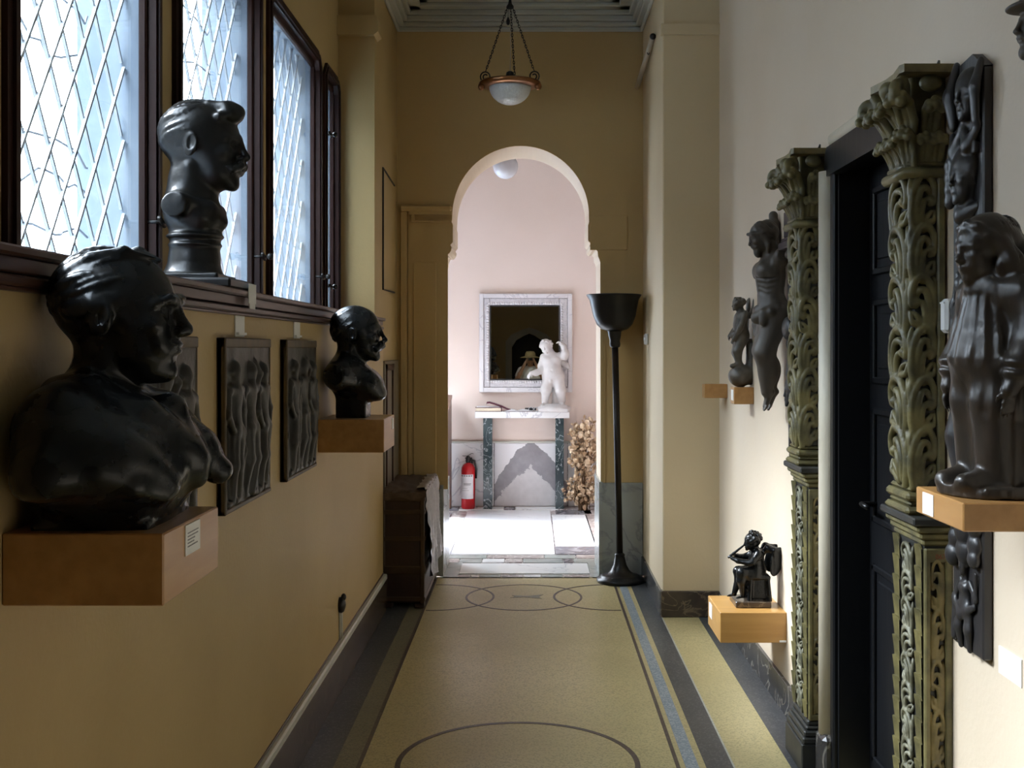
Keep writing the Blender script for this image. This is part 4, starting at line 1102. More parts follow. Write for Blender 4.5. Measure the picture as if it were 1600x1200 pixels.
# ---- door in the right wall
def door():
    xd = XR+.10
    B = MB()     # black jamb lining and casing
    B.box((XR-.004, DY1-.045, 0), (XR+.20, DY1+.0, DZ)); B.box((XR-.004, DY0, 0), (XR+.20, DY0+.045, DZ)); B.box((XR-.004, DY0, DZ-.06), (XR+.20, DY1, DZ))
    B.box((XR-.02, DY1-.03, .0), (XR+.01, DY1+.012, DZ+.02), c=.006); B.box((XR-.02, DY0-.012, .0), (XR+.01, DY0+.03, DZ+.02), c=.006)
    B.prism([(DY0-.02, DZ-.07), (DY1+.035, DZ-.07), (DY1+.05, DZ-.04), (DY1+.05, DZ+.0), (DY1+.02, DZ+.03), (DY0-.02, DZ+.03)], 0, XR-.03, XR+.01)
    d = struct('door_1', B, M['door_wood'])
    B = MB(); B.box((xd, DY0+.045, .01), (xd+.045, DY1-.045, DZ-.06)); lf = part('door_leaf', B, M['door_wood'], d)
    rows = [(.12, .78), (.92, 1.30), (1.38, 1.66), (1.74, 2.03)]
    for c0, c1 in ((DY0+.10, (DY0+DY1)/2-.04), ((DY0+DY1)/2+.04, DY1-.10)):
        for z0, z1 in rows:
            B = MB(); t = .022
            B.box((xd-.012, c0, z0), (xd+.002, c0+t, z1), c=.004); B.box((xd-.012, c1-t, z0), (xd+.002, c1, z1), c=.004)
            B.box((xd-.012, c0, z0), (xd+.002, c1, z0+t), c=.004); B.box((xd-.012, c0, z1-t), (xd+.002, c1, z1), c=.004)
            B.box((xd-.006, c0+.05, z0+.05), (xd+.002, c1-.05, z1-.05), c=.005); part('door_panel', B, M['door_wood'], lf)
    B = MB(); B.tube([(xd, DY1-.12, .98), (xd-.05, DY1-.12, .98), (xd-.055, DY1-.20, .98)], .009, 8); part('door_handle', B, M['iron'], d)
    # pale round bead round the opening, on stone blocks
    B = MB()
    B.tube([(XR-.012, DY1+.052, .16), (XR-.012, DY1+.052, DZ-.05)], .036, 14); B.tube([(XR-.012, DY0-.052, .16), (XR-.012, DY0-.052, DZ-.05)], .036, 14)
    B.tube([(XR+.004, DY1+.02, DZ+.055), (XR+.004, DY0-.05, DZ+.055)], .030, 14)
    part('bead_moulding', B, M['bead'], d, label='pale cream bead')
    B = MB(); B.box((XR-.05, DY1-.01, 0), (XR+.02, DY1+.10, .165), c=.014); part('plinth_block', B, M['skirt'], d)
    B = MB(); B.box((XR-.05, DY0-.10, 0), (XR+.02, DY0+.01, .165), c=.014); part('plinth_block', B, M['skirt'], d)
door()
# ================================================================ carved pilasters and strips on the right wall
def spline(P, n=5):
    """Catmull-Rom points through P"""
    P = [np.array(p, float) for p in P]; out = []
    Q = [2*P[0]-P[1]]+P+[2*P[-1]-P[-2]]
    for i in range(1, len(Q)-2):
        for k in range(n):
            t = k/n; a, b, c, d = Q[i-1], Q[i], Q[i+1], Q[i+2]
            out.append(.5*((2*b)+(c-a)*t+(2*a-5*b+4*c-d)*t*t+(3*b-a-3*c+d)*t**3))
    out.append(P[-1]); return out
def ridge(F, P, pts, w0, w1, lift=.004, k=.004):
    q = spline(pts); m = len(q)
    F.chain([P(x, y, lift*math.sin(math.pi*i/(m-1))) for i, (x, y) in enumerate(q)], [w0+(w1-w0)*i/(m-1) for i in range(m)], k=k)
def rinceau(F, P, w, v0, v1, pitch, seed=0, amp=1.0, alt=2):
    """climbing acanthus: hooked leaves of nested ridges, one above the other, between heights v0 and v1"""
    rg = np.random.RandomState(seed); n = max(1, int(round((v1-v0)/pitch))); p = (v1-v0)/n; h = w*.5; A = amp
    for i in range(n):
        s = -1 if (i % alt == alt-1) else 1; vb = v0+i*p
        q = lambda L_: [(s*x*h, vb+y*p) for x, y in L_]
        ridge(F, P, q([(-.62, -.18), (-.86, .30), (-.74, .72), (-.22, 1.0), (.42, 1.02), (.86, .80), (.84, .52), (.50, .46)]), .0085*A, .0060*A, .007)
        ridge(F, P, q([(-.40, .02), (-.48, .42), (-.20, .74), (.26, .78), (.50, .64)]), .0085*A, .0050*A, .009)
        ridge(F, P, q([(-.12, -.02), (-.14, .30), (.06, .52), (.34, .52)]), .0080*A, .0045*A, .008)
        F.ell(P(s*h*.52, vb+.55*p, .004), .0105*A, k=.004)
        # side leaves filling the other half
        ridge(F, P, q([(.05, -.05), (.40, .10), (.80, .14), (.92, .34)]), .0075*A, .0040*A, .005)
        ridge(F, P, q([(.10, .10), (.42, .26), (.72, .34)]), .0065*A, .0035*A, .005)
        ridge(F, P, q([(-.88, .62), (-.98, .86), (-.80, 1.02)]), .0060*A, .0035*A, .003)
        for t in (.2, .5, .8):      # notched edge
            F.ell(P(s*h*(-.22+.9*t), vb+p*(1.06-.16*t*t), .001), (.006*A), k=.003)
def curl_leaf(F, base, out, up, h, reach, w, side, k=.008, tip=1.0):
    """acanthus leaf rising from base along up and rolling outwards into a heavy curl"""
    b, o, u, s = [np.array(x, float) for x in (base, out, up, side)]
    for j in (-1, 0, 1):
        q = 1-.10*abs(j)
        pts = [b+s*w*.22*j, b+u*h*.42*q+o*reach*.12+s*w*.34*j, b+u*h*.80*q+o*reach*.40+s*w*.36*j, b+u*h*.92*q+o*reach*.72+s*w*.34*j]
        F.chain(pts, [w*.15, w*.19, w*.21, w*.22], k=.003)
        c = b+u*h*.76*q+o*reach*.80+s*w*.33*j
        F.ell(c, w*.27*tip*(1 if j == 0 else .88), k=.002)
def pilaster(y0, label, seed, number=None):
    """painted and gilt carved pilaster; y0 is its face towards the camera"""
    x1 = XR; xf = .978; y1 = y0+.215; ym = (y0+y1)/2
    t = thing('carved_pilaster', label, 'pilaster', ((xf+x1)/2, ym, 0), 'carved pilasters flanking the black door')
    B = MB(); B.box((xf-.030, y0-.020, 0), (x1, y1+.020, .105), c=.004); part('plinth', B, M['gilt_dark'], t)
    B = MB()
    for z0, z1, d in ((.105, .128, .026), (.128, .150, .020), (.150, .165, .012), (.165, .185, .006)):
        B.box((xf-d, y0-d*.8, z0), (x1, y1+d*.8, z1), c=.005)
    part('base_moulding', B, M['gilt_dark'], t)
    B = MB(); B.box((xf, y0, .18), (x1, y1, 1.01)); die = part('pedestal', B, M['gilt_dark'], t)
    # face towards the camera: framed panel of scrollwork
    B = MB(); B.box((xf-.002, y0-.012, .185), (xf+.012, y0+.004, 1.0), c=.003); B.box((x1-.018, y0-.012, .185), (x1, y0+.004, 1.0), c=.003); B.box((xf, y0-.011, .185), (x1, y0+.004, .205), c=.003); B.box((xf, y0-.011, .965), (x1, y0+.004, 1.0), c=.003)
    part('panel_border', B, M['gilt'], die)
    F = SDF((xf-.01, y0-.035, .18), (x1+.01, y0+.012, 1.0), .0024); xm = (xf+x1)/2-.003
    rinceau(F, lambda u, v, o: (xm+u, y0-o, v), x1-xf-.032, .215, .965, .135, seed, .56, 2)
    part('scrollwork', F.net(), M['gilt_panel'], die)
    # face towards the corridor: two strips of overlapping leaves and a lighter garland between
    for ya, yb in ((y0+.002, y0+.045), (y1-.045, y1-.002)):
        B = MB(); n = 15
        for i in range(n):
            z0 = .19+i*.81/n; h = .81/n; yc = (ya+yb)/2
            def fn(u, v, z0=z0, h=h, yc=yc):
                a = (u-.5)*2; zz = z0+h*1.15*v-h*.22*abs(a)**2*v
                return (xf-.004-.013*(1-a*a*.75)*(.35+.65*v)*.9-.003*math.cos(a*5), yc+a*.021, zz)
            B.grid(fn, 6, 4, False)
            B.grid(lambda u, v, z0=z0, h=h, yc=yc: (xf-.004-.013*(1-((u-.5)*2)**2*.75)*.9*(1-v)-.003*math.cos((u-.5)*10)*(1-v), yc+(u-.5)*.042, z0+h*1.15-h*.22*abs((u-.5)*2)**2), 6, 1, False)
        part('leaf_strip', B, M['gilt'], die)
    F = SDF((xf-.03, y0+.04, .18), (xf+.01, y1-.04, 1.0), .0024)
    rinceau(F, lambda u, v, o: (xf-.002-o, ym+u, v), .078, .20, .99, .075, seed+3, .62, 2)
    part('garland', F.net(), M['gilt_light'], die)
    B = MB()
    for z0, z1, d in ((1.005, 1.022, .006), (1.022, 1.040, .014), (1.040, 1.058, .024)):
        B.box((xf-d, y0-d*.8, z0), (x1, y1+d*.8, z1), c=.005)
    part('pedestal_cap', B, M['gilt'], t)
    B = MB(); B.box((xf-.036, y0-.026, 1.058), (x1, y1+.026, 1.078), c=.004); part('pedestal_slab', B, M['gilt_dark'], t)
    if number:
        o = link('painted_number', text_mesh('painted_number', number, .017), M['red_ink'], t, 'faint red painted number')
        b = base_of(t); o.location = (xm+.004-b[0], y0-.0165-b[1], .976-b[2]); o.rotation_euler = (math.pi/2, 0, 0)
    # shaft, set in a little at either side
    sx, sy0, sy1 = .955, y0+.035, y1-.035
    B = MB()
    for z0, z1, d in ((1.078, 1.098, .016), (1.098, 1.112, .006), (1.112, 1.135, .014), (1.135, 1.148, .004)):
        B.box((sx-d, sy0-d, z0), (x1, sy1+d, z1), c=.008)
    part('shaft_base', B, M['gilt'], t)
    B = MB(); B.box((sx, sy0, 1.14), (x1, sy1, 1.93), c=.012); sh = part('shaft', B, M['gilt_dark'], t)
    B = MB(); B.box((x1-.026, sy0-.014, 1.145), (x1-.006, sy0+.004, 1.93), c=.004); B.box((x1-.026, sy1-.004, 1.145), (x1-.006, sy1+.014, 1.93), c=.004); part('border_strip', B, M['gilt'], sh)
    F = SDF((sx-.03, sy0-.03, 1.14), (x1, sy1+.01, 1.94), .0024); w = x1-.03-sx
    rinceau(F, lambda u, v, o: (sx+w/2+u, sy0-o, v), w+.006, 1.16, 1.93, .128, seed+5, 1.12, 4)
    ys = (sy0+sy1)/2
    rinceau(F, lambda u, v, o: (sx-o, ys+u, v), sy1-sy0-.010, 1.16, 1.93, .128, seed+6, 1.3, 3)
    part('scrollwork', F.net(), M['gilt'], sh)
    # capital
    B = MB(); B.tube([(sx-.012, sy1+.01, 1.94), (sx-.012, sy0-.012, 1.94), (x1, sy0-.012, 1.94)], .014, 12); B.tube([(sx-.004, sy1+.004, 1.962), (sx-.004, sy0-.004, 1.962), (x1, sy0-.004, 1.962)], .008, 8); B.box((sx-.01, sy0-.01, 1.926), (x1, sy1+.01, 1.955))
    part('astragal', B, M['gilt'], t)
    F = SDF((.835, y0-.075, 1.94), (x1, y1+.075, 2.205), .0028)
    F.box(((sx+x1)/2, ys, 2.06), ((x1-sx)/2+.004, (sy1-sy0)/2+.004, .13), rd=.01)
    Z = np.array((0, 0, 1.)); Xn = np.array((-1., 0, 0)); Yn = np.array((0, -1., 0)); D1 = (Xn+Yn)/2**.5; D2 = (Xn-Yn)/2**.5
    for yy in (sy0+.022, ys, sy1-.022): curl_leaf(F, (sx, yy, 1.955), Xn, Z, .085, .055, .042, -Yn)
    for xx in (sx+.028, x1-.030): curl_leaf(F, (xx, sy0, 1.955), Yn, Z, .085, .048, .042, Xn)
    curl_leaf(F, (sx, sy0, 1.955), D1, Z, .10, .06, .045, (Xn-Yn)/2**.5)
    for yy in (sy0+.03, sy1-.03): curl_leaf(F, (sx-.004, yy, 2.02), Xn, Z, .105, .085, .046, -Yn, tip=1.1)
    for xx in (sx+.045,): curl_leaf(F, (xx, sy0-.004, 2.02), Yn, Z, .105, .06, .046, Xn, tip=1.1)
    curl_leaf(F, (sx, sy0, 2.02), D1, Z, .125, .105, .05, (Xn-Yn)/2**.5, tip=1.15); curl_leaf(F, (sx, sy1, 2.02), D2, Z, .125, .105, .05, (Xn+Yn)/2**.5, tip=1.15)
    for c, d in (((sx-.045, sy0-.045, 2.135), D1), ((sx-.045, sy1+.045, 2.135), D2)):      # corner volutes under the slab
        c = np.array(c)
        pts = [c+d*(.030-.022*q)*math.cos(6.28*1.5*q+2.2)+Z*(.034-.026*q)*math.sin(6.28*1.5*q+2.2) for q in np.linspace(0, 1, 22)]
        F.chain(pts, [.016-.005*q for q in np.linspace(0, 1, 22)], k=.004)
    for yy in (ys,): F.ell((sx-.035, yy, 2.165), (.02, .028, .022), k=.01); F.chain([(sx, yy, 2.09), (sx-.03, yy, 2.13), (sx-.04, yy, 2.16)], [.014, .014, .014], k=.01)
    F.ell((sx+.04, sy0-.03, 2.16), (.028, .02, .022), k=.01)
    part('capital', F.net(), M['gilt'], t)
    B = MB(); B.prism([(x1, y0-.03), (.918, y0-.03), (.912, y0-.01), (.925, ys-.03), (.925, ys+.03), (.912, y1+.01), (.918, y1+.03), (x1, y1+.03)], 2, 2.180, 2.20); part('abacus', B, M['gilt_panel'], t)
    B = MB()
    for k, yy in enumerate((y0+.03,)): B.tube([(x1-.02, yy, 2.19), (x1-.024, yy-.004, 2.208), (x1-.02, yy, 2.222-.01*k)], [.004, .006, .003], 6)
    part('broken_finial', B, M['gilt_dark'], t)
    return t
pilaster(2.790, 'carved gilt pilaster with leafy capital right of the black door, behind the robed statue', 1, '067')
pilaster(3.955, 'carved gilt pilaster with leafy capital left of the black door, beside the raised arm figure', 11)
# ---- carved oak strips flat on the wall
def strip_face(F, y, z, sc, turn=0.0, out=.02):
    F.frame(R=rotm(0, 0, math.pi/2+turn), t=(XR-.030-out, y, z), sc=sc); head(F); F.ell((0, -.1, .15), (.42, .45, .40), k=.05); F.frame()
def oak_strip(y0, y1, z0, z1, label, near):
    ym = (y0+y1)/2; xf = XR-.024
    t = thing('carved_oak_strip', label, 'carving', (XR-.02, ym, z0), 'carved oak strips on the right wall')
    B = MB(); B.box((xf, y0, z0), (XR, y1, z1-.03), c=.004)
    B.prism([(y0, z1-.03), (y1, z1-.03), (y1-.03, z1), (y0+.06, z1+.01), (y0+.03, z1-.01)], 0, xf, XR)
    part('back_board', B, M['oak'], t)
    F = SDF((XR-.20, y0-.04, z0-.02), (XR, y1+.04, z1+.02), .003); w = (y1-y0)
    Y = lambda u: ym+u*w
    def swag(z, n=3, r=.02):
        for j in range(n): F.ell((xf-.008, Y(-.32+.64*j/(n-1)), z-.02*math.sin(math.pi*j/(n-1))), r*(.9+.2*(j % 2)), k=.006)
    def figure(zb, h, s=1):
        q = h/.30
        F.chain([(xf-.012*q, Y(-.10), zb+.13*q), (xf-.022*q, Y(-.13), zb+.07*q), (xf-.010*q, Y(-.12), zb)], [.026*q, .022*q, .015*q], k=.012)
        F.chain([(xf-.012*q, Y(.14), zb+.13*q), (xf-.028*q, Y(.17), zb+.07*q), (xf-.010*q, Y(.18), zb)], [.026*q, .022*q, .015*q], k=.012)
        F.ell((xf-.012*q, Y(.02), zb+.15*q), (.035*q, .044*q, .035*q), k=.015); F.ell((xf-.010*q, Y(.02), zb+.20*q), (.03*q, .036*q, .045*q), k=.015)
        F.ell((xf-.028*q, Y(.02)-.016*q, zb+.215*q), .016*q, k=.01); F.ell((xf-.028*q, Y(.02)+.016*q, zb+.215*q), .016*q, k=.01)
        F.chain([(xf-.012*q, Y(.02)-.04*q, zb+.235*q), (xf-.012*q, Y(-.32), zb+.19*q), (xf-.02*q, Y(-.36), zb+.28*q)], [.014*q, .012*q, .009*q], k=.008)
        F.chain([(xf-.012*q, Y(.02)+.04*q, zb+.235*q), (xf-.012*q, Y(.36), zb+.17*q), (xf-.015*q, Y(.34), zb+.09*q)], [.014*q, .012*q, .009*q], k=.008)
        F.chain([(xf-.02*q, Y(-.3), zb+.16*q), (xf-.036*q, Y(.05), zb+.115*q), (xf-.02*q, Y(.36), zb+.16*q)], [.012*q, .016*q, .012*q], k=.01)
        F.chain([(xf-.015*q, Y(.36), zb+.15*q), (xf-.012*q, Y(.40), zb+.02*q)], [.014*q, .02*q], k=.01)
        F.cap((xf-.012*q, Y(.02), zb+.24*q), (xf-.02*q, Y(.02), zb+.27*q), .014*q, k=.008)
        F.frame(R=rotm(-.1, 0, math.pi/2+.2*s), t=(xf-.022*q, Y(.02), zb+.295*q), sc=.072*q); head(F); curls(F, 30, np.random.RandomState(5), (0, -.08, .14), (.36, .42, .38), .1, 0, .25, k=.05); F.frame()
    def volute(z, s, r=.03):
        pts = [(xf-.008, Y(.12*s)+s*(r-.02*q)*math.cos(6.28*1.3*q+1), z+(r-.02*q)*math.sin(6.28*1.3*q+1)) for q in np.linspace(0, 1, 18)]
        F.chain(pts, [.010-.004*q for q in np.linspace(0, 1, 18)], k=.003)
    if near:
        strip_face(F, Y(-.10), z1-.085, .125, .32, .002)
        F.chain([(xf-.005, Y(-.45), z1-.02), (xf-.03, Y(-.46), z1-.08), (xf-.02, Y(-.42), z1-.15)], [.012, .018, .014], k=.01)
        F.chain([(xf-.005, Y(.35), z1-.0), (xf-.03, Y(.38), z1-.07), (xf-.02, Y(.34), z1-.14)], [.014, .022, .014], k=.01)
        F.chain([(xf-.01, Y(-.42), z1-.165), (xf-.03, Y(-.22), z1-.205), (xf-.02, Y(0), z1-.155), (xf-.03, Y(.22), z1-.205), (xf-.01, Y(.44), z1-.165)], [.012, .018, .012, .018, .012], k=.012)
        F.box((xf-.006, ym, z1-.212), (.018, w*.40, .014), rd=.005, k=.005)
        strip_face(F, Y(-.06), z1-.275, .128, .12, .012)
        F.ell((xf-.0, Y(.12), z1-.262), (.045, .06, .07), k=.02)
        for j in range(4): F.ell((xf-.03, Y(.36), z1-.235-.028*j), .020, k=.008)
        F.chain([(xf, Y(-.30), z1-.345), (xf-.03, Y(0), z1-.36), (xf, Y(.30), z1-.345)], [.012, .02, .012], k=.01)
        volute(z1-.385, 1); volute(z1-.385, -1)
        figure(z1-.72, .28)
        F.chain([(xf-.01, ym, z1-.75), (xf-.03, Y(.1), z1-.88), (xf-.02, Y(-.1), z1-.98), (xf-.01, ym, z1-1.04)], [.03, .04, .035, .03], k=.01)
        swag(z0+.305, 3, .036); swag(z0+.255, 3, .032); F.ell((xf-.02, Y(.34), z0+.215), .028, k=.008); F.ell((xf-.02, Y(-.36), z0+.225), .022, k=.008)
        figure(z0+.008, .195)
    else:
        F.ell((xf-.03, ym, 1.865), (.035, .05, .02), k=.01); figure(1.645, .19)
        swag(1.60, 3, .032); swag(1.555, 3, .034); F.ell((xf-.05, ym, 1.575), (.035, .06, .045), k=.015); swag(1.515, 2, .026)
        F.chain([(xf-.02, ym, 1.49), (xf-.03, ym, 1.40)], [.025, .032], k=.01)
        strip_face(F, ym, 1.325, .115, .1, .02); F.ell((xf-.01, ym, 1.34), (.04, .06, .06), k=.02)
        F.chain([(xf-.01, ym, 1.25), (xf-.02, ym, 1.12)], [.03, .02], k=.01); volute(z0+.05, 1, .025); volute(z0+.05, -1, .025)
    V, Q = F.net(); V[:, 0] = XR-.02-(XR-.02-V[:, 0])*(.62 if near else .50)      # low relief
    part('carving', (V, Q), M['oak'], t)
    if not near:
        B = MB(); B.box((XR-.066, y0-.006, 1.885), (XR, y1+.006, 1.915), c=.004); B.box((XR-.056, y0-.002, 1.912), (XR, y1+.002, 1.93), c=.004); B.box((XR-.046, y0, 1.93), (XR, y1, z1-.03), c=.008); part('moulded_bracket', B, M['oak_purple'], t, label='plum stained bracket')
oak_strip(2.535, 2.715, .79, 2.17, 'tall dark carved oak strip of faces and a draped woman on the near right wall', True)
oak_strip(4.30, 4.45, 1.04, 2.07, 'narrow dark carved oak strip of heads half hidden left of the left pilaster', False)
# ================================================================ sculptures
def wall_shelf(name, label, x0, x1, y0, y1, ztop, h, m, card=None, loc=None, group='veneered box shelves on the walls'):
    t = thing(name, label, 'shelf', ((x0+x1)/2, (y0+y1)/2, ztop-h), group)
    B = MB(); B.box((x0, y0, ztop-h), (x1, y1, ztop), c=.0025); part('box', B, m, t)
    if card is not None:
        side, cy, cz, w, hh, lines = card      # side: x of the face that carries the card, facing the corridor
        sg = 1 if side > 0 else -1
        xx = x1 if side > 0 else x0
        B = MB(); B.box((xx-.0005*sg, cy-w/2, cz-hh/2), (xx+.0018*sg, cy+w/2, cz+hh/2)); cd = part('label_card', B, M['card'], t, label='white paper card')
        if lines:
            B = MB(); rg = random.Random(4)
            for k in range(5):
                z = cz+hh*.22-k*hh*.11; ln = w*(.72 if k < 2 else .45 if k != 4 else .6)
                a = cy-w*.36
                while a < cy-w*.36+ln:      # too small to read in the photograph: short printed strokes
                    b = a+w*rg.uniform(.03, .08); B.box((xx+.0015*sg, a, z-.0012), (xx+.0021*sg, min(b, cy+w*.4), z+.0012)); a = b+w*.025
            part('print', B, M['ink'], cd, kind='stuff')
    return t
def sculpture(name, F, R, loc, m, label, cat='bust', group=None, smooth=1):
    V, Q = F.net(R, loc, smooth); return solo(name, (V, Q), m, label, cat, loc, group)
# ---- left wall
zt = 1.2015
wall_shelf('wall_shelf', 'large brown veneer box shelf with a printed card under the nearest left bust', XL, -.590, 1.795, 2.107, zt, .116, M['shelf_wood'], (1, 1.945, zt-.031, .083, .052, True))
sculpture('bronze_bust', bust_old(), rotm(0, 0, -math.pi/2+.05), (-.748, 1.955, zt), M['bronze'], 'large black bronze bust of an old man in a coat, nearest on the left', group='bronze busts of men')
wall_shelf('wall_shelf', 'brown veneer box shelf at the far end of the left wall under a moustached bust', XL, -.587, 4.45, 4.78, 1.214, .132, M['shelf_wood'], (1, 4.72, 1.18, .05, .045, False))
sculpture('bronze_bust', bust_shelf(), rotm(0, 0, -math.pi/2)*.94, (-.735, 4.615, 1.214), M['bronze'], 'black bronze bust of a bald moustached man on the far left shelf', group='bronze busts of men')
t = thing('bronze_bust', 'dark bronze bust of a man with swept hair and moustache on the window sill', 'bust', (-.945, 3.20, ZS), 'bronze busts of men')
B = MB(); B.box((-1.055, 3.075, ZS), (-.828, 3.325, ZS+.028), c=.006); part('plinth', B, M['iron'], t)
part('figure', bust_sill().net(rotm(0, 0, -math.pi/2), (-.948, 3.20, ZS+.026)), M['bronze2'], t)
# ---- three relief panels
def relief(ya, yb, label, seed):
    za, zb = 1.045, 1.527; xm = XL; yc = (ya+yb)/2; w = yb-ya; h = zb-za; rg = np.random.RandomState(seed)
    t = thing('relief_panel', label, 'relief', (XL+.01, yc, za), 'bronze relief panels on the left wall')
    B = MB(); B.box((XL-.002, ya, za), (XL+.016, yb, zb), c=.003)
    B.box((XL, ya, za), (XL+.026, ya+.012, zb), c=.003); B.box((XL, yb-.010, za), (XL+.022, yb, zb), c=.003); B.box((XL, ya, za), (XL+.024, yb, za+.014), c=.003); B.box((XL, ya, zb-.028), (XL+.024, yb, zb), c=.003)
    part('frame', B, M['relief_edge'], t)
    F = SDF((XL-.01, ya, za), (XL+.06, yb, zb), .0030)
    F.box((XL+.010, yc, (za+zb)/2), (.010, w/2-.008, h/2-.012), rd=.002)
    n = 3
    for i in range(n):
        y = ya+w*(i+.62)/(n+.2)+rg.randn()*.008; x = XL+.020; q = .92+.06*rg.rand(); s = 1 if i % 2 else -1; z = za+.016
        P = lambda a, b, o=0: (x+o, y+s*a*q*1.25, z+b*q)
        hh = .43
        F.chain([P(.02, .21), P(.032, .12, .006), P(.022, .015)], [.026, .02, .012], k=.01); F.chain([P(-.022, .21), P(-.012, .12, .004), P(-.045, .02, -.003)], [.026, .02, .012], k=.01)
        F.cap(P(.02, .012), P(.055, .008), .010, k=.006); F.cap(P(-.045, .015), P(-.015, .008), .009, k=.006)
        F.ell(P(0, .225), (.022, .042, .035), k=.015); F.ell(P(0, .27), (.02, .034, .04), k=.015); F.ell(P(0, .315), (.022, .044, .035), k=.015)
        F.cap(P(-.045, .335), P(.045, .335), .016, k=.012)
        if i % 2: F.chain([P(.052, .335), P(.08, .38, .004), P(.05, .42)], [.014, .012, .009], k=.008)
        else: F.chain([P(.052, .335), P(.075, .27, .006), P(.04, .22, .012)], [.014, .012, .009], k=.008)
        F.chain([P(-.052, .335), P(-.078, .27), P(-.07, .20, .006)], [.014, .012, .009], k=.008)
        F.cap(P(0, .34), P(.004, .37), .019, k=.008); F.ell(P(.006, .392), (.024, .027, .031), k=.006); F.ell(P(.03, .388), (.010, .010, .008), k=.008)
        for j in range(3):
            a = -.07+.07*j; F.chain([P(a, .30, -.010), P(a+.02, .15, -.006), P(a-.01, .02, -.010)], [.010, .014, .010], k=.01)
    F.rough(.0012, 60, seed); part('carving', F.net(), M['relief'], t)
relief(2.248, 2.777, 'bronze relief panel mostly hidden behind the nearest bust', 1)
relief(3.017, 3.550, 'bronze relief panel of standing nudes right of the nearest bust, middle of three', 2)
relief(3.778, 4.305, 'bronze relief panel of standing nudes beside the far left shelf', 3)
for y, z, h, lb in ((3.245, 1.648, .055, 'small white card taped to the sill edge under the moustached bust'),):
    B = MB(); B.box((-.8215, y, z-.02), (-.8195, y+.085, z+.038)); B.box((-.8215, y+.01, z-.035), (-.8195, y+.075, z-.02)); solo('label_card', B, M['card'], lb, 'label', (-.8205, y+.04, z), 'white label cards')
for y, z, h, lb in ((3.20, 1.562, .062, 'white label card on the wall above the middle relief panel'), (3.99, 1.562, .06, 'white label card on the wall above the relief panel by the far shelf')):
    B = MB(); B.box((XL, y, z-h/2), (XL+.004, y+.10, z+h/2), c=.001); B.box((XL+.003, y+.006, z-h*.42), (XL+.012, y+.094, z-h*.30)); solo('label_card', B, M['card'], lb, 'label', (XL+.002, y+.05, z-h/2), 'white label cards')
# ---- right wall shelves and figures
wall_shelf('wall_shelf', 'empty small wooden box shelf high on the right wall by the pier', .923, XR, 5.98, 6.07, 1.305, .075, M['shelf_wood'])
wall_shelf('wall_shelf', 'small wooden box shelf with a white card under the winged figure on a ball', .952, XR, 5.27, 5.37, 1.313, .08, M['shelf_wood'], (-1, 5.315, 1.275, .055, .05, False))
sculpture('winged_figure', sphere_angel(), rotm(0, 0, math.pi/2+.1), (1.000, 5.325, 1.313), M['angel_wood'], 'small worn wooden winged figure standing on a ball, on the right wall', 'statue', 'wooden figures on the right wall')
sculpture('hanging_figure', corpus(), rotm(0, 0, math.pi/2+.05)*.93, (.988, 4.59, 1.25), M['corpus_wood'], 'carved wooden bearded man in a loincloth with one arm raised, on the right wall', 'statue', 'wooden figures on the right wall')
t = wall_shelf('wall_shelf', 'golden wooden box shelf low on the right wall under the piping cherub', .772, XR, 4.59, 4.905, .414, .125, M['shelf_wood2'], (-1, 4.83, .365, .075, .06, False))
B = MB(); B.box((1.015, 4.588, .292), (1.043, 4.5915, .300)); part('sticker', B, M['card'], t)
t = thing('piping_cherub', 'small black bronze winged cherub seated on a stool playing a pipe', 'statue', (.925, 4.735, .414))
B = MB(); B.box((.850, 4.665, .414), (.998, 4.815, .440), c=.003); part('marble_base', B, M['skirt_brown'], t, label='brown marble slab')
part('figure', flute_cherub().net(rotm(0, 0, math.pi/2)*.92, (.935, 4.73, .440)), M['bronze'], t)
wall_shelf('wall_shelf', 'wooden box shelf with a white card under the robed statue, nearest on the right', .820, XR, 2.13, 2.39, 1.204, .055, M['shelf_wood'], (-1, 2.315, 1.176, .062, .044, False))
sculpture('robed_statue', robed_statue(), rotm(0, 0, math.pi/2+.25), (.930, 2.262, 1.204), M['statue_wood'], 'dark wooden statue of a long haired figure in tunic and robe, nearest on the right', 'statue', 'wooden figures on the right wall')
sculpture('hat_wearing_head', hat_head(), rotm(0, 0, math.pi/2), (.990, 2.16, 2.062), M['corpus_wood'], 'carved wooden head under a broad hat, cut off by the top right corner', 'statue', 'wooden figures on the right wall')
B = MB(); c = at(1490, 494, 2.78); B.box((XR-.035, 2.735, c.z-.042), (XR, 2.775, c.z+.042), c=.008); B.box((XR-.037, 2.742, c.z+.030), (XR-.034, 2.768, c.z+.034)); solo('alarm_box', B, M['card'], 'small white plastic box on the wall behind the robed statue', 'alarm', (XR-.02, 2.755, c.z-.042))
B = MB(); B.box((XR-.003, 2.385, .775), (XR, 2.50, .835)); solo('label_card', B, M['card'], 'white label card on the wall under the carved oak strip', 'label', (XR-.002, 2.44, .775), 'white label cards')
B = MB(); B.box((XR-.004, 4.46, 1.50), (XR, 4.52, 1.56)); solo('label_card', B, M['card'], 'white label card beside the raised arm figure, partly hidden', 'label', (XR-.002, 4.49, 1.50), 'white label cards')
B = MB(); B.box((1.005, 3.931, .016), (1.036, 3.934, .060))
t = thing('number_card', 'small grey numbered card at the foot of the left pilaster', 'label', (1.02, 3.932, .016)); part('card', B, M['card'], t)
o_ = link('numeral', text_mesh('numeral', '2', .03), M['black'], t); o_.location = (0, -.0018, .012); o_.rotation_euler = (math.pi/2, 0, 0)
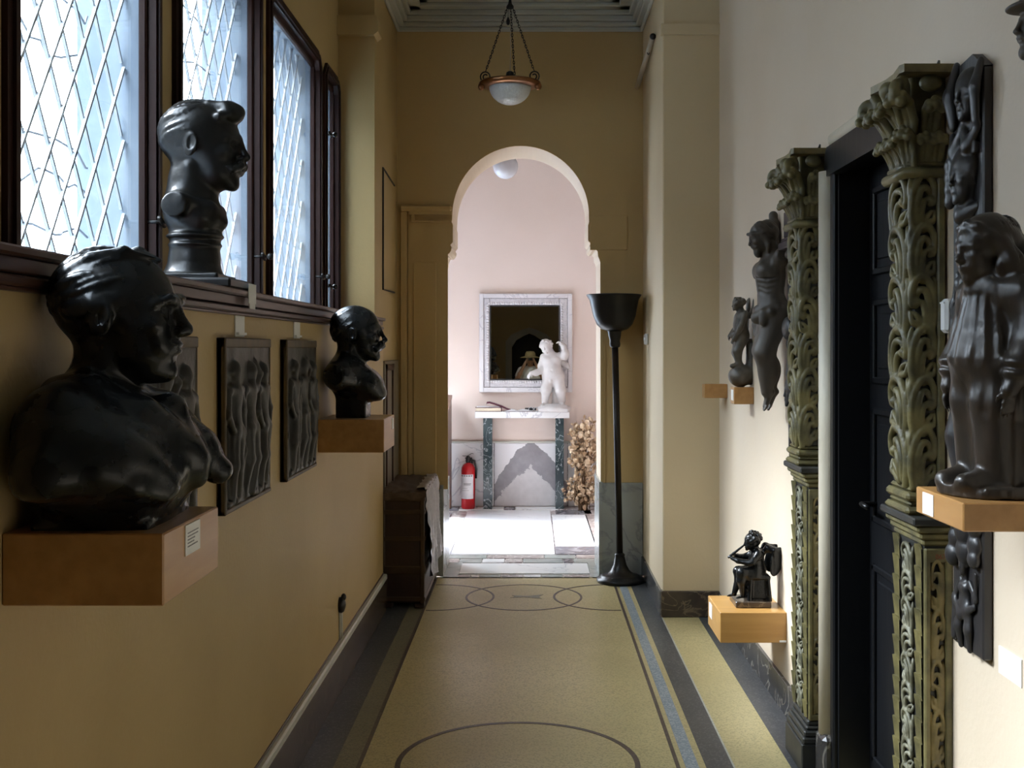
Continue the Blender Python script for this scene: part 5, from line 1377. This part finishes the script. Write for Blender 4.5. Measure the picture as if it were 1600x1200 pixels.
B = MB(); B.tube([(XR-.004, 2.34, 1.64), (XR-.004, 2.37, 1.615), (XR-.004, 2.44, 1.585), (XR-.004, 2.51, 1.57)], .0025, 6); solo('wall_cable', B, M['wire'], 'thin dark cable running down the wall behind the robed statue', 'cable', (XR-.004, 2.51, 1.57))
# ================================================================ corridor furniture
def torchere():
    cx, cy = .567, 7.175; tilt = -.042/1.84
    t = thing('floor_lamp', 'tall dark uplighter floor lamp with a bell bowl right of the arch', 'lamp', (cx, cy, 0))
    R = np.eye(3); R[0, 2] = tilt
    def L_(name, prof, m, n=40):
        B = MB(); B.lathe(prof, (0, 0, 0), n); B.v = [(p[0]+tilt*p[2]+cx, p[1]+cy, p[2]) for p in B.v]; return part(name, B, m, t)
    L_('base', [(.0, 0), (.148, 0), (.152, .012), (.148, .026), (.128, .030), (.126, .040), (.108, .046), (.085, .052), (.060, .075), (.042, .11), (.034, .15), (.030, .165), (.034, .172), (.030, .18), (.022, .186)], M['iron'])
    L_('pole', [(.021, .18), (.021, 1.50)], M['lamp_brown'], 14)
    L_('collar', [(.020, 1.50), (.032, 1.505), (.036, 1.52), (.033, 1.545), (.040, 1.57), (.044, 1.60), (.050, 1.607)], M['iron'])
    L_('bowl', [(.045, 1.605), (.085, 1.618), (.115, 1.648), (.136, 1.70), (.148, 1.76), (.158, 1.805), (.176, 1.832), (.178, 1.838), (.172, 1.840), (.150, 1.805), (.138, 1.76), (.10, 1.66), (.02, 1.63)], M['iron'])
torchere()
def pendant():
    cy = 6.8; c = at(797, 140, cy); top = at(797, 6, cy)
    t = thing('ceiling_lamp', 'hanging lamp with a frosted bowl and copper rim on three chains', 'lamp', (c.x, cy, at(0, 164, cy).z))
    zr = at(0, 135, cy).z; R = .178
    B = MB(); B.lathe([(.128*math.sin(a)+.0, zr-.112*math.cos(a)) for a in [math.pi/2*i/10 for i in range(11)]], (c.x, cy, 0), 36); part('glass_bowl', B, M['frosted'], t)
    B = MB(); B.lathe([(.125, zr-.004), (.142, zr-.012), (.165, zr+.0), (R+.012, zr+.012), (R+.008, zr+.022), (.15, zr+.026), (.130, zr+.022), (.125, zr+.01)], (c.x, cy, 0), 44); rim = part('rim', B, M['copper'], t)
    for q in (math.radians(187), math.radians(-12), math.radians(80)):
        x, y = c.x+R*.98*math.cos(q), cy+R*.98*math.sin(q)
        B = MB(); B.lathe([(.0, -.026), (.014, -.022), (.022, -.008), (.020, .008), (.010, .018), (.0, .02)], (x, y, zr-.004), 12); part('rim_boss', B, M['copper'], rim)
        B = MB(); d = np.array((math.cos(q), math.sin(q), 0))
        P = [np.array((c.x, cy, zr+.055))+d*(R*.83)+d*(.036-.026*s)*math.cos(6.28*1.6*s-1.3)+np.array((0, 0, 1))*(.036-.026*s)*math.sin(6.28*1.6*s-1.3) for s in np.linspace(0, 1, 26)]
        B.tube([np.array((c.x, cy, zr+.01))+d*R*.9]+P, .0042, 7); part('scroll_hook', B, M['iron'], t)
        B = MB(); a = np.array((c.x, cy, zr+.09))+d*(R*.83); b = np.array((top.x, cy, top.z-.01))+d*.012; n = 26; u = (b-a)/n
        for i in range(n):
            s = a+u*(i+.5); l = np.linalg.norm(u)*.72; w = .0055
            e1 = u/np.linalg.norm(u); e2 = np.cross(e1, (math.cos(i*1.57), math.sin(i*1.57), .1)); e2 /= np.linalg.norm(e2)
            B.tube([s+e1*l*math.cos(h)+e2*w*math.sin(h) for h in np.linspace(0, 6.283, 9)[:-1]], .0022, 4, cap=False, closed=True)
        part('chain', B, M['iron'], t, kind='stuff')
    B = MB(); B.lathe([(.034, zr+.02), (.030, zr+.05), (.022, zr+.085), (.010, zr+.092), (.0, zr+.093)], (c.x, cy, 0), 16); part('lamp_holder', B, M['iron'], t)
    B = MB(); B.lathe([(.0, top.z-.035), (.016, top.z-.03), (.022, top.z-.015), (.012, top.z), (.008, top.z+.02), (.008, ZC-.03), (.04, ZC-.02), (.045, ZC)], (c.x, cy, 0), 16); part('ceiling_hook', B, M['iron'], t)
    B = MB(); B.tube([(c.x, cy, zr+.09), (c.x+.004, cy, zr+.25), (c.x-.002, cy, top.z-.03)], .0022, 5); part('flex', B, M['paint_tube'], t)
    B = MB(); B.lathe([(0, top.z-.135), (.010, top.z-.125), (.012, top.z-.105), (.004, top.z-.085), (0, top.z-.083)], (c.x-.012, cy-.01, 0), 10); B.tube([(c.x-.012, cy-.01, top.z-.085), (c.x-.010, cy-.01, top.z-.02)], .0015, 5); part('pull_knob', B, M['iron'], t)
pendant()
# ---- trunk with a cloth and a crumpled sheet
def trunk():
    x0, x1, y0, y1, h = -.872, -.618, 6.43, 7.27, .66
    t = thing('leather_trunk', 'dark banded leather trunk in the recess left of the arch', 'trunk', ((x0+x1)/2, (y0+y1)/2, 0))
    B = MB(); B.box((x0, y0, .03), (x1, y1, h), c=.012); bd = part('body', B, M['trunk'], t)
    for z in (.055, .215, .232, .40, .555, .63):
        B = MB(); B.box((x0-.004, y0-.006, z-.014), (x1+.006, y1+.004, z+.014), c=.004); part('band', B, M['trunk_band'], t)
    for x in (x0+.015, x1-.012):
        B = MB(); B.box((x-.012, y0-.007, .03), (x+.014, y0+.01, h), c=.004); part('corner_strip', B, M['trunk_band'], t)
    for x in (x0+.04, x1-.03):
        for y in (y0+.04, y1-.04):
            B = MB(); B.box((x-.03, y-.03, 0), (x+.03, y+.03, .034), c=.006); part('foot', B, M['trunk'], t)
    rg = np.random.RandomState(5); ph = rg.rand(8)*6
    def wob(u, v): return .010*math.sin(u*9+ph[0])*math.sin(v*7+ph[1])+.006*math.sin(u*23+v*17+ph[2])
    B = MB(); B.grid(lambda u, v: (x0+.004+(x1-x0+.006)*u, y0-.012+(y1-y0+.02)*v, h+.010+abs(wob(u, v))*.8-(.006 if v < .04 else 0)), 18, 30)
    B.grid(lambda u, v: (x0+.004+(x1-x0+.006)*u, y0-.013-.003*math.sin(u*20), h+.010-(.036+.008*math.sin(u*11))*v), 18, 3)
    solo('trunk_cloth', B, M['cloth'], 'thin brown cloth lying over the lid of the leather trunk', 'cloth', ((x0+x1)/2, (y0+y1)/2, h))
    def sheet(u, v):     # v: from the lid down the corridor side
        y = y0+.04+(y1-y0-.08)*u; s = v*.62
        if s < .06: x, z = x1-.05+s, h+.028
        else:
            q = (s-.06)/.56; x = x1+.012+.016*q+.012*math.sin(u*17+ph[3]+q*3)*q+.007*math.sin(u*41+q*9+ph[4])+.012*q*q; z = h+.02-.5*q-.03*math.sin(u*6)*q
        return (x+.004*math.sin(u*63+v*40), y, z+.006*math.sin(u*30+v*25))
    B = MB(); B.grid(sheet, 44, 26); solo('plastic_sheet', B, M['plastic'], 'crumpled pale sheet hanging over the corridor side of the trunk', 'sheet', (x1+.03, (y0+y1)/2, .2))
trunk()
# ---- recess wall fittings
B = MB(); B.box((-.885, 6.62, 0), (-.868, 7.30, 1.42), c=.004); rd = struct('door_2', B, M['board'])
B = MB(); B.box((-.870, 6.66, .06), (-.858, 6.70, 1.40), c=.003); B.box((-.870, 6.95, .06), (-.858, 6.99, 1.40), c=.003); B.box((-.870, 6.66, 1.36), (-.858, 6.99, 1.40), c=.003); part('door_rail', B, M['sill_wood'], rd)
B = MB(); P_ = [at(617, 290, 7.18), at(599, 262, 6.63), at(600, 452, 6.63), at(617, 457, 7.18)]; B.tube([(-.881, p.y, p.z) for p in P_], .006, 6, smooth=False); solo('wall_cable', B, M['wire'], 'black cable bent in a bracket shape on the recess wall left of the arch', 'cable', (-.881, 6.8, P_[2].z))
B = MB(); y, z = 4.94, .365
t = thing('wall_socket', 'black round wall socket low on the left wall with a cable below', 'socket', (XL, y, z-.04))
B.lathe([(.034, 0), (.036, .012), (.030, .022), (.012, .028), (0, .03)], (XL, y, z), 18, rotm(0, math.pi/2, 0)); B.ball((XL+.02, y, z+.035), (.012, .012, .016)); part('socket', B, M['iron'], t)
B = MB(); B.tube([(XL+.006, y+.02, z-.03), (XL+.006, y+.02, .215)], .007, 8); B.tube([(XL+.004, y-.01, z-.03), (XL+.004, y-.008, .30), (XL+.005, y-.01, .215)], .004, 6); part('cable', B, M['cap'], t, label='white painted cable')
a, b = at(1021, 61, 6.62), at(994, 137, 7.33)
B = MB(); a = (.712, 6.60, 3.33); b = (.690, 7.33, 3.205); B.tube([a, b], .016, 12)
t = thing('curtain_rod', 'short cream tube slanting along the top of the right pier', 'rod', (.70, 7.0, 3.2)); part('tube', B, M['paint_tube'], t)
B = MB(); B.ball((.712, 6.59, 3.33), .019); part('end_cap', B, M['iron'], t)
B = MB(); B.tube([(.705+.024*math.cos(q)*.3, 6.78, 3.299+.026*math.sin(q)) for q in np.linspace(0, 6.28, 13)[:-1]], .003, 5, closed=True, cap=False); B.tube([(.705, 6.78, 3.325), (.732, 6.78, 3.34)], .003, 5); part('ring', B, M['iron'], t)
c = at(1003, 530, 7.05); B = MB(); B.box((XP-.022, 7.0, c.z-.035), (XP, 7.08, c.z+.035), c=.006); B.box((XP-.028, 7.03, c.z-.01), (XP-.02, 7.05, c.z+.01), c=.002); solo('light_switch', B, M['card'], 'small white light switch on the pier behind the floor lamp', 'switch', (XP-.01, 7.04, c.z-.035))
# ================================================================ far room
def mirror_thing():
    y = YF; a, b = at(749, 459, y-.03), at(894, 613, y-.03); g0, g1 = at(767, 479, y-.03), at(873, 592, y-.03)
    th_ = math.radians(.55)
    t = thing('framed_mirror', 'square mirror in a carved pale marble frame above the console', 'mirror', ((a.x+b.x)/2, y-.02, b.z))
    R = rotm(-th_, 0, 0); piv = np.array((0, y-.006, a.z))
    def fx(B): B.v = [tuple(R@(np.array(p)-piv)+piv) for p in B.v]; return B
    def fr(o, i, y0, y1, c):
        B = MB(); X0, Z0, X1, Z1 = o; x0, z0, x1_, z1 = i
        B.box((X0, y0, Z0), (x0, y1, Z1), c); B.box((x1_, y0, Z0), (X1, y1, Z1), c); B.box((x0-.002, y0, Z0), (x1_+.002, y1, z0), c); B.box((x0-.002, y0, z1), (x1_+.002, y1, Z1), c); return fx(B)
    O = (a.x, b.z, b.x, a.z); w = .040; I1 = (a.x+w, b.z+w*1.1, b.x-w, a.z-w); G = (g0.x, g1.z, g1.x, g0.z)
    part('outer_frame', fr(O, I1, y-.05, y-.006, .004), M['frame_marble'], t)
    part('carved_frame', fr((I1[0], I1[1], I1[2], I1[3]), (G[0]-.008, G[1]-.008, G[2]+.008, G[3]+.008), y-.040, y-.008, .010), M['frame_carve'], t)
    B = MB()
    n = 30
    for k in range(n):
        q = (k+.5)/n
        for (px, pz) in ((G[0]-.030+(G[2]-G[0]+.06)*q, G[1]-.030), (G[0]-.030+(G[2]-G[0]+.06)*q, G[3]+.030), (G[0]-.030, G[1]-.03+(G[3]-G[1]+.06)*q), (G[2]+.030, G[1]-.03+(G[3]-G[1]+.06)*q)):
            B.ball((px, y-.040, pz), (.013, .008, .013), 6, 4)
    part('bead_carving', fx(B), M['frame_marble'], t, kind='stuff')
    part('inner_edge', fr((G[0]-.010, G[1]-.010, G[2]+.010, G[3]+.010), G, y-.042, y-.008, .002), M['black'], t)
    B = MB(); B.box((G[0], y-.022, G[1]), (G[2], y-.016, G[3])); part('mirror_glass', fx(B), M['mirror'], t)
mirror_thing()
def console():
    yf = YF-.215; a, b = at(742, 643.5, yf), at(890, 653.5, yf)
    t = thing('console_table', 'white marble console shelf on two dark green marble legs', 'table', ((a.x+b.x)/2, YF-.12, 0))
    B = MB(); B.box((a.x, yf, b.z), (b.x, YF-.040, a.z), c=.005); part('marble_top', B, M['white_marble'], t)
    for p0, p1 in ((755, 769), (868, 881)):
        l, r = at(p0, 700, YF-.19), at(p1, 700, YF-.19); B = MB(); B.box((l.x, YF-.19, 0), (r.x, YF-.040, b.z+.001), c=.002); part('leg', B, M['green_marble'], t)
    return a.z, yf
ct, cyf = console()
F_ = putto(); c = at(863, 640, YF-.13)
sculpture('marble_putto', F_, rotm(0, 0, math.pi-.12)@np.diag((-.93, .93, .93)), (c.x, YF-.150, ct+.011), M['stone_white'], 'white marble statue of a naked child on the console in front of the mirror', 'statue')
def books():
    q = lambda px: at(px, 640, YF-.15).x
    x0, x1 = q(743), q(784)
    t = thing('ledger', 'thick closed ledger lying at the left end of the console', 'book', ((x0+x1)/2, YF-.12, ct), 'books on the console')
    B = MB(); B.box((x0+.004, YF-.195, ct+.004), (x1-.006, YF-.055, ct+.036)); part('pages', B, M['pages'], t)
    B = MB(); B.box((x0, YF-.20, ct), (x1, YF-.05, ct+.005), c=.001); B.box((x0, YF-.20, ct+.036), (x1, YF-.05, ct+.041), c=.001); B.box((x1-.006, YF-.20, ct), (x1, YF-.05, ct+.041), c=.001); part('cover', B, M['book_cover'], t)
    B = MB(); B.box((x0+.01, YF-.19, ct+.0412), (x1-.02, YF-.06, ct+.046)); solo('paper_stack', B, M['paper'], 'white papers lying on the closed ledger', 'paper', ((x0+x1)/2, YF-.12, ct+.041))
    xa, xb = q(760), q(802)
    prof = [(xa, .078), (xa+.004, .088), (xa+.03, .090), (xa+.08, .076), (xa+.14, .056), (xa+.19, .030), (xb+.0, .012)]
    B = MB(); B.prism([(x, ct+z) for x, z in prof]+[(x, ct+z-.014+(.004 if i > 4 else 0)) for i, (x, z) in list(enumerate(prof))[::-1]], 1, YF-.18, YF-.07, True); solo('maroon_booklet', B, M['book_cover'], 'maroon soft booklet sloping off the ledger, open at the fold', 'book', (xa+.1, YF-.12, ct+.041), 'books on the console')
    xa, xb, xm = q(788), q(832), q(808)
    def pg(a, b):
        pr = [(a+(b-a)*s, ct+.006+.016*math.sin(math.pi*min(1, s*1.1))*(1-.3*s)) for s in np.linspace(0, 1, 9)]
        return MB().prism(pr+[(b, ct+.003), (a, ct+.003)], 1, YF-.19, YF-.06, True)
    t = thing('open_book', 'flat open book with white pages in the middle of the console', 'book', (xm, YF-.12, ct), 'books on the console')
    B = pg(xm, xa); part('pages', B, M['paper'], t); B = pg(xm, xb); part('pages', B, M['paper'], t)
    B = MB(); B.box((xa-.004, YF-.195, ct), (xb+.004, YF-.055, ct+.004)); part('cover', B, M['book_cover'], t)
    B = MB(); B.box((q(820), YF-.10, ct+.006), (q(838), YF-.05, ct+.030), c=.003); solo('dark_case', B, M['black'], 'flat black case at the putto\'s feet on the console', 'case', (q(829), YF-.075, ct+.006))
    B = MB()
    for s in (-1, 1): B.tube([(q(834)+s*.026+.022*math.cos(w), YF-.19+.004*s, ct+.022+.018*math.sin(w)) for w in np.linspace(0, 6.28, 15)[:-1]], .0025, 5, closed=True, cap=False)
    B.tube([(q(834)-.005, YF-.19, ct+.026), (q(834)+.005, YF-.19, ct+.026)], .0025, 5); B.tube([(q(834)+.05, YF-.19, ct+.025), (q(834)+.055, YF-.12, ct+.010)], .002, 5)
    solo('reading_glasses', B, M['globe'], 'pair of reading glasses standing before the flat black case', 'glasses', (q(834), YF-.18, ct))
books()
def extinguisher(x, y, s, label, red=True, stripe=False):
    t = thing('fire_extinguisher', label, 'extinguisher', (x, y, 0), 'fire extinguishers in the far room')
    r = .067*s
    B = MB(); B.lathe([(0, 0), (r*.9, 0), (r, .012), (r, .37*s), (r*.95, .40*s), (r*.75, .425*s), (r*.35, .44*s), (r*.3, .45*s), (0, .45*s)], (x, y, 0), 28); bd = part('cylinder', B, M['red'], t)
    B = MB()
    a0, a1 = -math.pi*.94, -math.pi*.22
    for i in range(10):
        q0, q1 = a0+(a1-a0)*i/10, a0+(a1-a0)*(i+1)/10
        P = [(x+(r+.0012)*math.cos(q), y+(r+.0012)*math.sin(q), z) for q, z in ((q0, .10*s), (q1, .10*s), (q1, .335*s), (q0, .335*s))]; B.add(P, [(0, 1, 2, 3)], True)
    lb = part('paper_label', B, M['paper'], t, label='white instruction label')
    B = MB()
    for z0, z1, f0, f1 in ((.315, .33, .05, .95), (.243, .252, .35, .85), (.232, .240, .35, .8), (.20, .203, .2, .6), (.18, .183, .2, .7)):
        for i in range(6):
            q0 = a0+(a1-a0)*(f0+(f1-f0)*i/6); q1 = a0+(a1-a0)*(f0+(f1-f0)*(i+.7)/6)
            B.add([(x+(r+.002)*math.cos(q), y+(r+.002)*math.sin(q), z*s) for q, z in ((q0, z0), (q1, z0), (q1, z1), (q0, z1))], [(0, 1, 2, 3)])
    part('print', B, M['ink'], lb, kind='stuff')
    if stripe:
        B = MB(); B.lathe([(r+.002, .34*s), (r+.002, .385*s)], (x, y, 0), 28); part('yellow_band', B, M['yellow'], t, label='yellow band')
    B = MB(); B.lathe([(.022*s, .445*s), (.026*s, .47*s), (.020*s, .50*s), (.010*s, .51*s), (0, .512*s)], (x, y, 0), 14); B.tube([(x-.004, y, .47*s), (x+.030*s, y-.01, .49*s), (x+.044*s, y-.015, .44*s), (x+.03*s, y-.01, .455*s)], .011*s, 8); part('valve', B, M['iron'], t)
    B = MB(); B.tube([(x-.055*s, y-.01, .512*s), (x-.01, y, .508*s), (x+.035*s, y, .535*s), (x+.052*s, y, .53*s)], .006*s, 7, flat=.5); B.tube([(x-.03*s, y-.01, .49*s), (x, y, .492*s)], .005, 7); part('lever', B, M['iron'], t)
    B = MB(); B.tube([(x+.02*s, y, .475*s), (x+.06*s, y+.02, .46*s), (x+.078*s, y+.02, .38*s), (x+.076*s, y+.015, .29*s)], .011*s, 8); part('hose', B, M['iron'], t)
p = at(731.5, 793, 10.44); extinguisher((731.5-VX)*10.44/F_PX, 10.44, .96, 'red fire extinguisher with a white label left of the console')
extinguisher((946-VX)*9.95/F_PX, 9.95, .62, 'red and yellow fire extinguisher just showing behind the right jamb', stripe=True)
def dried_plant():
    y = 10.36; bx = (915-VX)*y/F_PX; rg = np.random.RandomState(7)
    t = thing('dried_plant', 'bunch of dried stems with papery round seed pods right of the console', 'plant', (bx, y, 0))
    S = MB(); Pm = MB(); n = 0
    tips = []
    for i in range(64):
        lowb = i < 34
        a = rg.uniform(-1, 1); L_ = rg.uniform(.14, .42) if lowb else rg.uniform(.55, .92)
        dx = rg.uniform(-.42, .30) if lowb else rg.uniform(-.30, .40)
        p0 = np.array((bx-.02+rg.randn()*.03, y+rg.randn()*.03, .0)); p3 = np.array((bx+dx*(.5 if lowb else .42), y+rg.uniform(-.12, .10), L_*(.75 if lowb else 1.0)*(1-.35*abs(dx))))
        p1 = p0+np.array((dx*.05, 0, L_*.4)); p2 = (p1+p3)/2+np.array((dx*.08, 0, .06))
        pts = [((1-s)**3)*p0+3*s*(1-s)**2*p1+3*s*s*(1-s)*p2+s**3*p3 for s in np.linspace(0, 1, 8)]
        S.tube(pts, [.0035-.0025*s for s in np.linspace(0, 1, 8)], 4)
        m = 11 if lowb else 16
        for k in range(m):
            s = rg.uniform(.25 if lowb else .38, 1.0); q = pts[min(7, int(s*7))]+(pts[min(7, int(s*7)+1)]-pts[min(7, int(s*7))])*(s*7 % 1)
            o = rg.randn(3)*.028; c = q+o; S.tube([q, c], .0010, 3)
            Rm = rotm(*(rg.rand(3)*6.28)); r = rg.uniform(.017, .029)*(.85 if lowb else 1)
            ring_ = [c+Rm@np.array((r*math.cos(h), r*.82*math.sin(h), .003*math.cos(2*h))) for h in np.linspace(0, 6.283, 8)[:-1]]
            Pm.add([c+Rm@np.array((0, 0, .004))]+ring_, [(0, 1+j, 1+(j+1) % 7) for j in range(7)], False)
    part('stems', S, M['stem'], t, kind='stuff'); part('seed_pods', Pm, M['pod'], t, kind='stuff', label='papery round pods')
dried_plant()
def desk():
    x0, x1, y0, y1 = FX0+.02, -.752, 9.78, 10.50
    t = thing('writing_desk', 'dark wooden desk with a sloping top at the left of the far room', 'desk', ((x0+x1)/2, (y0+y1)/2, 0))
    B = MB(); B.prism([(y0, .86), (y0, .885), (y1, 1.055), (y1, 1.03)], 0, x0-.0, x1+.006); part('sloping_top', B, M['desk'], t)
    B = MB(); B.prism([(y0+.05, .60), (y0+.05, .872), (y1, 1.03), (y1, .60)], 0, x1-.022, x1); part('side_panel', B, M['desk'], t)
    B = MB(); B.box((x0, y0+.04, .60), (x1-.02, y0+.065, .87), c=.003); part('front_panel', B, M['desk'], t)
    for x in (x0+.03, x1-.026):
        for y in (y0+.075, y1-.03):
            B = MB(); B.box((x-.026, y-.026, 0), (x+.026, y+.026, .62), c=.004); part('leg', B, M['desk'], t)
    B = MB(); B.box((x1-.02, y0+.1, .10), (x1-.004, y1-.03, .60), c=.002); part('side_board', B, M['desk'], t)
desk()
c = at(790, 260, 9.1)
t = thing('globe_lamp', 'white opal globe ceiling lamp seen through the top of the arch', 'lamp', (c.x, 9.1, c.z-.1))
B = MB(); B.ball((c.x, 9.1, c.z), .102, 28, 18); part('globe', B, M['globe'], t)
B = MB(); B.lathe([(.055, c.z+.085), (.06, c.z+.10), (.05, c.z+.12), (.012, c.z+.13), (.008, c.z+.14), (.008, 4.08), (.05, 4.085), (.055, 4.1)], (c.x, 9.1, 0), 18); part('stem', B, M['copper'], t)
# ================================================================ the photographer, seen only as a reflection in the mirror
def photographer():
    x, y = -.03, -.24
    t = thing('person', 'person in a sun hat and white top raising a camera, reflected in the mirror', 'person', (x, y, 0))
    F = SDF((x-.36, y-.22, .80), (x+.36, y+.21, 1.70), .007)
    F.frame(t=(x, y, 1.475), sc=.225); head(F); F.frame()
    F.ell((x, y-.02, 1.12), (.165, .10, .22), k=.06); F.cap((x-.15, y-.03, 1.28), (x+.15, y-.03, 1.28), .055, k=.06)
    for s in (-1, 1):
        F.chain([(x+s*.18, y-.03, 1.28), (x+s*.25, y+.02, 1.10), (x+s*.20, y+.12, 1.20), (x+s*.085, y+.165, 1.43)], [.052, .043, .037, .026], k=.03)
        hand(F, (x+s*.085, y+.165, 1.43), (-s*.25, .15, 1), (s, .3, 0), .10, .6, k=.004)
    skin = mat('skin', (.42, .24, .16), (.38, .21, .14), rough=.5, scale=8)
    part('body', F.net(), skin, t)
    F = SDF((x-.30, y-.22, .75), (x+.30, y+.16, 1.36), .007)
    F.ell((x, y-.02, 1.12), (.18, .118, .24), k=.06); F.cap((x-.15, y-.03, 1.275), (x+.15, y-.03, 1.275), .068, k=.06); F.cap((x, y-.02, 1.0), (x, y-.02, .82), .155, .165, k=.05)
    for s in (-1, 1): F.cap((x+s*.18, y-.03, 1.27), (x+s*.225, y-.0, 1.17), .066, .066, k=.03)
    part('top', F.net(), M['paper'], t, label='white short sleeved top')
    F = SDF((x-.26, y-.2, .0), (x+.26, y+.24, .95), .009)
    F.ell((x, y-.02, .86), (.175, .125, .12), k=.05)
    for s in (-1, 1):
        F.chain([(x+s*.09, y-.02, .85), (x+s*.095, y, .48), (x+s*.095, y-.02, .09)], [.095, .07, .055], k=.04); F.cap((x+s*.095, y-.03, .045), (x+s*.11, y+.15, .035), .045, .035, k=.02)
    part('trousers', F.net(), M['wire'], t)
    B = MB(); B.lathe([(0, 1.64), (.07, 1.635), (.095, 1.60), (.102, 1.545), (.15, 1.530), (.195, 1.515), (.192, 1.510), (.10, 1.53)], (x, y-.02, 0), 28); part('sun_hat', B, mat('straw', (.42, .32, .16), (.34, .25, .12), rough=.8, scale=30), t, label='straw sun hat')
    B = MB(); B.box((x-.05, y+.115, 1.46), (x+.05, y+.15, 1.525), c=.006); ct_ = thing('compact_camera', 'small black camera held up by the person in the mirror', 'camera', (x, y+.13, 1.46)); part('body', B, M['black'], ct_)
    B = MB(); B.lathe([(.022, 0), (.024, .012), (.020, .03), (.012, .03), (.010, .02), (0, .02)], (x+.01, y+.15, 1.49), 18, rotm(-math.pi/2, 0, 0)); part('lens', B, M['iron'], ct_)
photographer()
# creeper stems outside the two nearer windows
def creeper(ya, yb, seed, label):
    rg = np.random.RandomState(seed); t = thing('climbing_stems', label, 'creeper', (-1.27, (ya+yb)/2, ZS-.02), 'bare creeper stems outside the windows')
    for k in range(7):
        z = ZS+.10+k*.17+rg.rand()*.06; y = ya+.02; P = []
        while y < yb-.02:
            P.append((-1.27+rg.randn()*.01, y, z)); y += rg.uniform(.05, .09); z += rg.randn()*.022
        P.append((-1.27, yb-.02, z)); B = MB(); B.tube(P, .0035, 5); part('stem', B, M['twig'], t)
creeper(2.34, 3.22, 1, 'thin bare creeper stems crossing outside the nearest window')
creeper(3.43, 4.44, 2, 'thin bare creeper stems crossing outside the window behind the sill bust')
